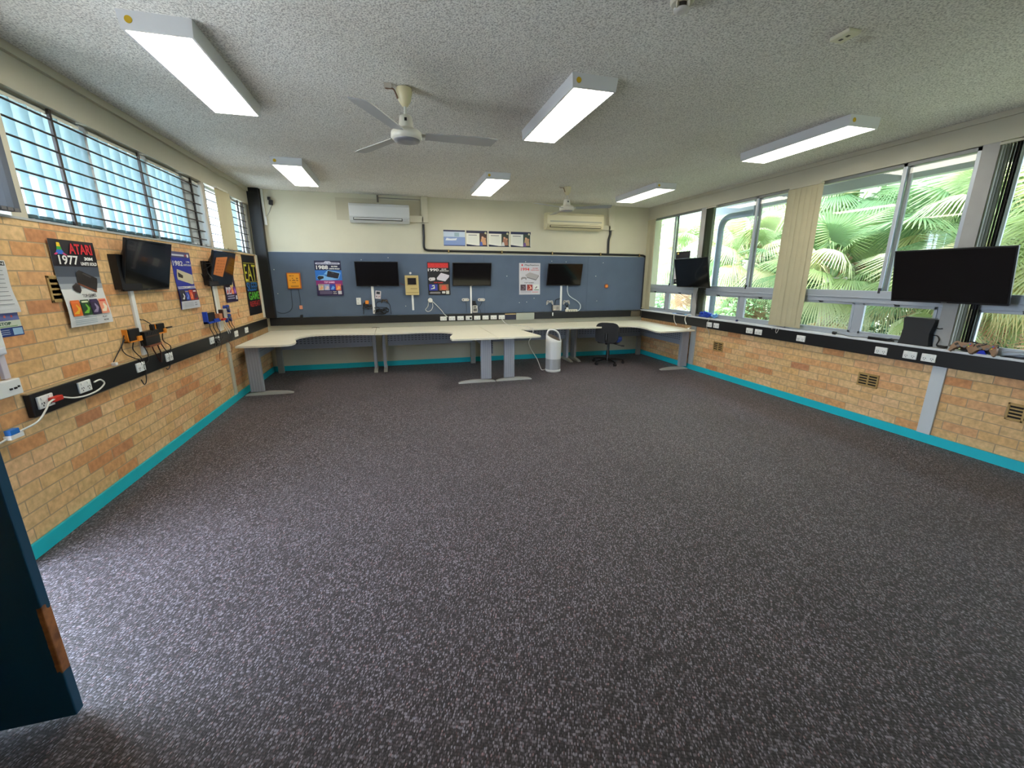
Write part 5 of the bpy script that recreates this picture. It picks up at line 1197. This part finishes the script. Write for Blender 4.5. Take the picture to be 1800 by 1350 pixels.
for i in range(5):
    a = math.radians(20 + 72 * i); M = Matrix.Rotation(a, 4, 'Z')
    b = MB(); b.tube([(.03, 0, .10), (.16, 0, .088), (.29, 0, .07)], [.026, .021, .015], BLKPL, 8, M, .7); lg = part(b, 'leg', r)
    b = MB(); K = M @ Matrix.Translation((.29, 0, .028)) @ Matrix.Rotation(PI / 2, 4, 'X')
    b.lathe([(.027, -.022), (.028, -.008), (.028, .008), (.027, .022)], mat((30, 30, 32), .5), 14, K); b.box(.28, .30, -.008, .008, .04, .075, BLKPL, M); part(b, 'castor', lg)

# ================================================================== CEILING
EM = bpy.data.materials.new('lit_diffuser'); EM.use_nodes = True
nt = EM.node_tree; pb_ = nt.nodes['Principled BSDF']; pb_.inputs['Base Color'].default_value = (.9, .9, .86, 1)
pb_.inputs['Emission Color'].default_value = (1.0, .92, .76, 1); pb_.inputs['Emission Strength'].default_value = PANEL_STRENGTH
LHM = mat((214, 216, 220), .4)
lab = ['ceiling light panel nearest the camera at left, above the high windows', 'ceiling light panel in the middle, right of the near fan', 'ceiling light panel nearest the camera at right, beside the windows',
       'ceiling light panel far left, near the black corner column', 'ceiling light panel far middle, above the four sheets', 'ceiling light panel far right, beside the far fan']
lp = None
for i, (x, y) in enumerate(((-1.14, 3.63), (1.42, 3.65), (4.0, 3.72), (-1.14, 6.46), (1.41, 6.51), (3.95, 6.47))):
    if lp is None:
        lp = root('ceiling_light', lab[0], 'ceiling light', (x, y, H), 0, 'rectangular ceiling light panels'); r = lp
        b = MB(); w_, l_, z0_ = .172, .61, -.085
        b.add([(-w_, -l_, 0), (w_, -l_, 0), (w_, l_, 0), (-w_, l_, 0), (-w_ + .008, -l_ + .008, z0_), (w_ - .008, -l_ + .008, z0_), (w_ - .008, l_ - .008, z0_), (-w_ + .008, l_ - .008, z0_),
               (-w_ + .022, -l_ + .022, z0_), (w_ - .022, -l_ + .022, z0_), (w_ - .022, l_ - .022, z0_), (-w_ + .022, l_ - .022, z0_)],
              [(0, 1, 5, 4), (1, 2, 6, 5), (2, 3, 7, 6), (3, 0, 4, 7), (4, 5, 9, 8), (5, 6, 10, 9), (6, 7, 11, 10), (7, 4, 8, 11), (0, 3, 2, 1)], LHM); part(b, 'housing', r)
        b = MB(); b.box(-w_ + .022, w_ - .022, -l_ + .022, l_ - .022, z0_ - .001, z0_ + .004, EM); part(b, 'diffuser', r)
        b = MB(); b.lathe([(.018, 0), (.018, .002)], mat((206, 170, 30), .5), 14, Matrix.Translation((-w_ + .05, -l_ + .004, -.04)) @ Matrix.Rotation(PI / 2 , 4, 'X')); part(b, 'yellow_sticker', r)
    else:
        r = copy_tree(lp); r.location = (x, y, H); r['label'] = lab[i]
def fan(label, x, y, angs):
    r = root('ceiling_fan', label, 'ceiling fan', (x, y, H), 0, 'white ceiling fans')
    FM = mat((206, 206, 196), .4); CMM = mat((220, 210, 172), .4)
    b = MB(); b.lathe([(.055, -.01), (.058, -.03), (.045, -.09), (.022, -.125), (.012, -.128)], CMM, 24); part(b, 'canopy', r)
    b = MB(); b.lathe([(.009, -.128), (.009, -.19)], FM, 12); part(b, 'down_rod', r)
    b = MB(); b.lathe([(.03, -.185), (.045, -.19), (.055, -.26), (.055, -.275), (.095, -.285), (.112, -.30), (.115, -.335), (.105, -.345), (.098, -.35)], mat((212, 210, 198), .3), 32); part(b, 'motor_housing', r)
    b = MB(); b.lathe([(.097, -.349), (.094, -.358), (.05, -.364)], mat((150, 150, 156), .3, .3), 32); part(b, 'bottom_cover', r)
    b = MB(); b.box(-.012, .006, -.059, -.054, -.235, -.215, BLKPL); part(b, 'name_badge', r)
    for a in angs:
        M = Matrix.Rotation(math.radians(a), 4, 'Z') @ Matrix.Translation((0, 0, -.315)) @ Matrix.Rotation(math.radians(-9), 4, 'X')
        b = MB(); b.prism([(.14, -.048), (.62, -.064), (.69, -.05), (.66, .062), (.60, .068), (.14, .050)], -.003, .003, mat((168, 170, 170), .35, .1), M)
        b.box(.08, .19, -.02, .02, .002, .009, FM, M); part(b, 'blade', r, .001)
    b = MB(); b.tube(cr([(-.10, -.02, -.005), (-.13, -.03, -.03), (-.08, -.03, -.03), (-.06, -.03, -.06), (-.05, -.03, -.09)], 5), .006, mat((110, 80, 60), .5), 6)
    b.box(-.14, -.09, -.05, -.01, -.03, -.002, mat((196, 190, 180), .5)); part(b, 'wiring', r)
    return r
fan('white three blade ceiling fan nearer the camera', .15, 3.58, (0, 123, 243))
fan('white three blade ceiling fan far away before the cream air conditioner', 2.635, 6.48, (-32, 88, 208))
r = root('smoke_detector', 'round white smoke detector at the top edge of the photo', 'smoke detector', (1.475, 2.19, H))
b = MB(); b.lathe([(.058, 0), (.058, -.012), (.05, -.02)], mat((216, 212, 196), .4), 28); part(b, 'base', r)
b = MB(); b.lathe([(.03, -.02), (.03, -.045)], mat((60, 56, 54), .5), 20); part(b, 'vent_ring', r)
b = MB(); b.lathe([(.038, -.042), (.036, -.05), (.02, -.055)], mat((206, 204, 200), .3), 24); part(b, 'cap', r)
for i in range(4):
    a = i * PI / 2 + .4; b = MB(); b.box(.03, .045, -.004, .004, -.046, -.012, mat((216, 212, 196), .4), Matrix.Rotation(a, 4, 'Z')); part(b, 'rib', r)
r = root('ceiling_plate', 'small cream plate with two slots on ceiling beside a stain', 'ceiling plate', (2.565, 2.205, H), 0)
b = MB(); b.box(-.045, .045, -.058, .058, -.022, 0, mat((222, 220, 196), .4)); part(b, 'casing', r, .006)
for a in (-.03, .01):
    b = MB(); b.box(-.012, .004, a, a + .018, -.024, -.021, BLKPL); part(b, 'slot', r)

# ================================================================== OUTSIDE
GZ = -.35
gm, nt, b_ = newmat('lawn')
n_ = nt.nodes.new('ShaderNodeTexNoise'); n_.inputs['Scale'].default_value = 1.5; n_.inputs['Detail'].default_value = 8
r_ = ramp(nt, [(.35, (122, 122, 96)), (.55, (146, 144, 116)), (.7, (168, 156, 132))]); nt.links.new(n_.outputs['Fac'], r_.inputs[0]); nt.links.new(r_.outputs[0], b_.inputs['Base Color']); b_.inputs['Roughness'].default_value = .9
b = MB(); b.box(XR + .25, 60, -30, 60, GZ - .1, GZ, gm); o = single(b, 'lawn', 'patchy green lawn outside the right windows', 'lawn', (20, 10, GZ), world_mode=True); o['kind'] = 'structure'
PAV = mat((206, 204, 198), .8, var=.05, vscale=1)
b = MB(); b.box(-40, XL - .25, -30, 60, GZ - .1, GZ + .2, PAV); o = single(b, 'paving', 'pale concrete paving outside the left windows', 'paving', (-15, 10, GZ), world_mode=True); o['kind'] = 'structure'
# roof over the room, eaves and verandah
EAV = mat((232, 234, 224), .6)
b = MB(); b.box(XR + .2, 6.25, YF - .5, YB + .6, 2.90, 3.15, EAV); b.box(6.15, 6.27, YF - .5, YB + .6, 2.77, 3.05, mat((176, 184, 192), .5)); struct(b, 'trim_8')
b = MB(); b.box(-3.95, XL - .2, 3.0, YB + .6, 2.80, 3.1, mat((176, 188, 198), .6)); b.box(-3.98, -3.88, 3.0, YB + .6, 2.72, 2.95, mat((160, 172, 184), .5)); struct(b, 'trim_9')
b = MB(); b.box(XL - .3, XR + .25, YF - .5, YB + .6, 3.10, 3.3, EAV); struct(b, 'roof')
# bent grey pipe
r = root('vent_pipe', 'thick grey pipe bent outside the second right window', 'pipe', (5.9, 6.95, GZ), 0, None, True)
b = MB(); b.tube([(5.9, 6.93, GZ), (5.9, 6.93, 2.35)] + cr([(5.9, 6.93, 2.35), (5.9, 6.92, 2.52), (5.9, 6.85, 2.62), (5.9, 6.72, 2.66), (5.9, 6.55, 2.66)], 6)[1:] + [(5.9, 6.15, 2.66)], .055, mat((116, 130, 146), .45), 16); part(b, 'pipe_run', r)
b = MB(); b.tube([(5.9, 6.13, 2.60), (5.9, 6.13, 2.95)], .06, mat((110, 120, 130), .45), 14); part(b, 'pipe_end', r)
# neighbour building (weatherboard) far right-back
WBD, nt, b_ = newmat('weatherboard')
g_ = nt.nodes.new('ShaderNodeNewGeometry'); s_ = nt.nodes.new('ShaderNodeSeparateXYZ'); nt.links.new(g_.outputs['Position'], s_.inputs[0])
mo = nt.nodes.new('ShaderNodeMath'); mo.operation = 'FRACT'; mu = nt.nodes.new('ShaderNodeMath'); mu.operation = 'MULTIPLY'; mu.inputs[1].default_value = 5.5
nt.links.new(s_.outputs['Z'], mu.inputs[0]); nt.links.new(mu.outputs[0], mo.inputs[0])
r_ = ramp(nt, [(0, (150, 120, 116)), (.12, (200, 178, 172)), (1, (206, 186, 180))]); nt.links.new(mo.outputs[0], r_.inputs[0]); nt.links.new(r_.outputs[0], b_.inputs['Base Color'])
r = root('building', 'pale pink weatherboard building beyond the far right window', 'building', (16, 19, GZ), 0, None, True)
b = MB(); b.box(9.5, 26, 19, 26, GZ, 1.75, WBD); part(b, 'wall', r)
b = MB(); b.add([(9.0, 18.4, 1.7), (26.5, 18.4, 1.7), (26.5, 26.5, 1.7), (9.0, 26.5, 1.7), (12, 22.4, 2.9), (24, 22.4, 2.9)], [(0, 1, 5, 4), (1, 2, 5), (2, 3, 4, 5), (3, 0, 4), (0, 3, 2, 1)], mat((196, 206, 222), .6)); part(b, 'roof_slope', r)

# ---- fan palms
def frond_mesh(name, R, n, spread, droop, m, seed, petiole=.75, pm=None):
    """fan leaf: base at origin, petiole along +x, blade beyond it"""
    rnd = random.Random(seed); b = MB()
    b.tube([(0, 0, 0), (petiole * .5, 0, .05), (petiole, 0, .02)], [.016, .012, .008], pm or m, 5)
    for i in range(n):
        a = -spread / 2 + spread * i / (n - 1); L = R * (.78 + .22 * math.cos(a * .8)) * rnd.uniform(.9, 1.04)
        w0 = .010; wm = .016
        ca, sa = math.cos(a), math.sin(a)
        pr = []
        for t, w in ((0.04, w0), (.35, wm), (.7, wm * .75), (1.0, .003)):
            d = L * t; z = .02 + .10 * math.sin(min(t * 1.6, 1) * PI) * .5 - droop * (t ** 2.2) * L
            d2 = d * (1 - .22 * droop * t * t)
            cx, cy = petiole + d2 * ca, d2 * sa
            pr.append(((cx - sa * w, cy + ca * w, z), (cx, cy, z - w * .55), (cx + sa * w, cy - ca * w, z)))
        v = [q for p in pr for q in p]
        f = []
        for k in range(3):
            f += [(3 * k, 3 * k + 1, 3 * k + 4, 3 * k + 3), (3 * k + 1, 3 * k + 2, 3 * k + 5, 3 * k + 4)]
        b.add(v, f, m, False)
    return b.mesh(name)
def leafmat(c, key, tr=.35):
    return sheer_mat(c, tr, 0.0, key)
PG = [leafmat((172, 192, 138), 'palm_green'), leafmat((208, 216, 174), 'palm_light'), leafmat((134, 162, 118), 'palm_deep'), leafmat((218, 212, 164), 'palm_yellow')]
PD = [leafmat((230, 206, 168), 'palm_dry', .2), leafmat((206, 172, 142), 'palm_brown', .2)]
FR = [frond_mesh('frond', .82, 52, math.radians(260), d, m, i, .8) for i, (d, m) in enumerate(((.5, PG[0]), (.75, PG[1]), (.35, PG[2]), (.7, PG[3]), (.6, PG[0])))]
FD = [frond_mesh('dry_frond', .7, 36, math.radians(200), 1.1, m, 20 + i, .6) for i, m in enumerate(PD)]
TR = mat((196, 188, 172), .85, var=.15, vscale=6, bump=.3, bscale=20)
def palm(label, x, y, h, n, nd, seed, tr=.13, s=1.0, tm=None):
    rnd = random.Random(seed)
    r = root('fan_palm', label, 'palm tree', (x, y, GZ), 0, 'fan palms outside the right windows')
    b = MB(); b.tube([(0, 0, 0), (.02, .01, (h - GZ) * .5), (0, 0, h - GZ + .1)], [tr * 1.15, tr, tr * .9], tm or TR, 14)
    part(b, 'trunk', r)
    for i in range(n):
        el = math.radians(80 - 118 * ((i + .5) / n)) ; az = i * 2.39996 + rnd.random() * .4
        o = bpy.data.objects.new('frond', FR[rnd.randrange(len(FR))]); C.objects.link(o); o.parent = r
        o.location = (0, 0, h - GZ + .1 * rnd.random()); k = s * rnd.uniform(.85, 1.12); o.scale = (k, k, k)
        o.rotation_euler = (rnd.uniform(-.35, .35), -el, az)
    for i in range(nd):
        el = math.radians(-62 - 22 * rnd.random()); az = i * 2.39996 + rnd.random() * .6
        o = bpy.data.objects.new('dry_frond', FD[rnd.randrange(2)]); C.objects.link(o); o.parent = r
        o.location = (0, 0, h - GZ - .15 - .3 * rnd.random()); k = s * rnd.uniform(.8, 1.1); o.scale = (k, k, k)
        o.rotation_euler = (rnd.uniform(-.5, .5), -el, az)
    return r
palm('fan palm outside at the right edge of the photo', 7.3, 2.6, 1.8, 30, 30, 1, s=.95)
palm('fan palm seen behind the large right screen', 8.1, 4.2, 2.15, 38, 14, 2)
palm('pale trunked fan palm seen through the third right window', 8.6, 6.35, 3.1, 40, 8, 3, tr=.17, tm=mat((214, 210, 198), .8, var=.08, vscale=5))
palm('low fan palm at the left of the third right window', 7.5, 5.9, 1.5, 30, 6, 4, s=.9)
palm('fan palm with dry skirt seen in the second right window', 8.2, 8.6, 1.9, 34, 26, 5)
palm('tall fan palm above the dry one in the second right window', 9.4, 9.4, 3.3, 36, 18, 6)
palm('leaning fan palm between second and third right windows', 10.2, 7.4, 2.6, 38, 10, 7, s=1.1)
palm('fan palm with a brown skirt in the first right window', 9.2, 12.2, 2.2, 32, 24, 8)
palm('distant fan palm far behind the large right screen', 10.5, 4.6, 2.9, 38, 8, 9, s=1.15)
palm('small fan palm low behind the tower console', 7.0, 3.75, 1.35, 20, 24, 10, s=.75)

# ---- broadleaf trees and shrubs
def tree(name, label, cat, x, y, h, rx, rz_, n, seed, cols, leaf=.09, trunk_=True, group=None):
    rnd = random.Random(seed)
    r = root(name, label, cat, (x, y, GZ), 0, group)
    if trunk_:
        b = MB(); b.tube([(0, 0, 0), (.1, .05, h * .4), (.05, 0, h * .8)], [.16, .12, .06], mat((120, 104, 88), .9, var=.1), 10)
        for i in range(5):
            a = i * 1.3; b.tube([(.05, 0, h * .4), (rx * .35 * math.cos(a), rx * .35 * math.sin(a), h * .62), (rx * .6 * math.cos(a), rx * .6 * math.sin(a), h * .8)], [.06, .04, .02], mat((120, 104, 88), .9, var=.1), 6)
        part(b, 'trunk', r)
    b = MB()
    cl = [(rnd.gauss(0, .45) * rx, rnd.gauss(0, .45) * rx, h - rz_ + rnd.gauss(0, .5) * rz_) for _ in range(26)]
    for i in range(n):
        c = cl[rnd.randrange(len(cl))]
        p = Vector((c[0] + rnd.gauss(0, .2) * rx, c[1] + rnd.gauss(0, .2) * rx, max(.02, c[2] + rnd.gauss(0, .2) * rz_)))
        u = Vector((rnd.gauss(0, 1), rnd.gauss(0, 1), rnd.gauss(0, .6))).normalized(); w = u.cross(Vector((rnd.gauss(0, 1), rnd.gauss(0, 1), rnd.gauss(0, 1)))).normalized()
        L = leaf * rnd.uniform(.7, 1.4)
        b.add([p - u * L, p + w * L * .4, p + u * L, p - w * L * .4], [(0, 1, 2, 3)], cols[rnd.randrange(len(cols))])
    part(b, 'foliage', r)
TG = [leafmat((164, 192, 140), 'leaf_a'), leafmat((190, 212, 160), 'leaf_b'), leafmat((136, 166, 130), 'leaf_c')]
TH = [leafmat((88, 112, 86), 'leaf_d'), leafmat((112, 134, 100), 'leaf_e')]
tree('garden_tree', 'bright green tree beyond the first right window', 'tree', 10.5, 15.6, 5.2, 2.6, 2.0, 5200, 1, TG, .13)
tree('garden_tree', 'taller pale tree left of the dry palm, far away', 'tree', 17.5, 15.0, 7.0, 2.6, 2.8, 4200, 2, TG, .17)
tree('garden_tree', 'shady green tree far behind the second window palms', 'tree', 15, 14, 6.0, 3.6, 3.0, 5200, 3, TG + TH, .17)
tree('garden_tree', 'dark green tree far behind the third window palms', 'tree', 15, 9.0, 6.2, 3.8, 3.2, 5600, 4, TG + TH, .17)
tree('garden_tree', 'dark green tree far behind the large right screen', 'tree', 15, 4.5, 6.2, 3.8, 3.2, 5200, 5, TG + TH, .17)
tree('shrub', 'low bright shrub below the bent grey pipe', 'shrub', 7.6, 8.2, 1.35, .8, .6, 1800, 6, TG[:2], .06, False)
tree('shrub', 'low green shrub in front of the pink building', 'shrub', 9.3, 14.2, 1.6, 1.5, .7, 2600, 7, TG, .08, False)
tree('shrub', 'dark hedge shrub behind the pale palm trunk', 'shrub', 10.6, 8.0, 2.4, 1.7, 1.2, 4200, 8, TH, .08, False)
tree('shrub', 'dark hedge shrub low behind the tower console', 'shrub', 10.3, 5.2, 2.4, 1.9, 1.2, 4200, 9, TH, .08, False)
tree('shrub', 'dark hedge shrub outside at the right photo edge', 'shrub', 9.6, 2.8, 2.6, 1.7, 1.3, 3600, 10, TH, .08, False)
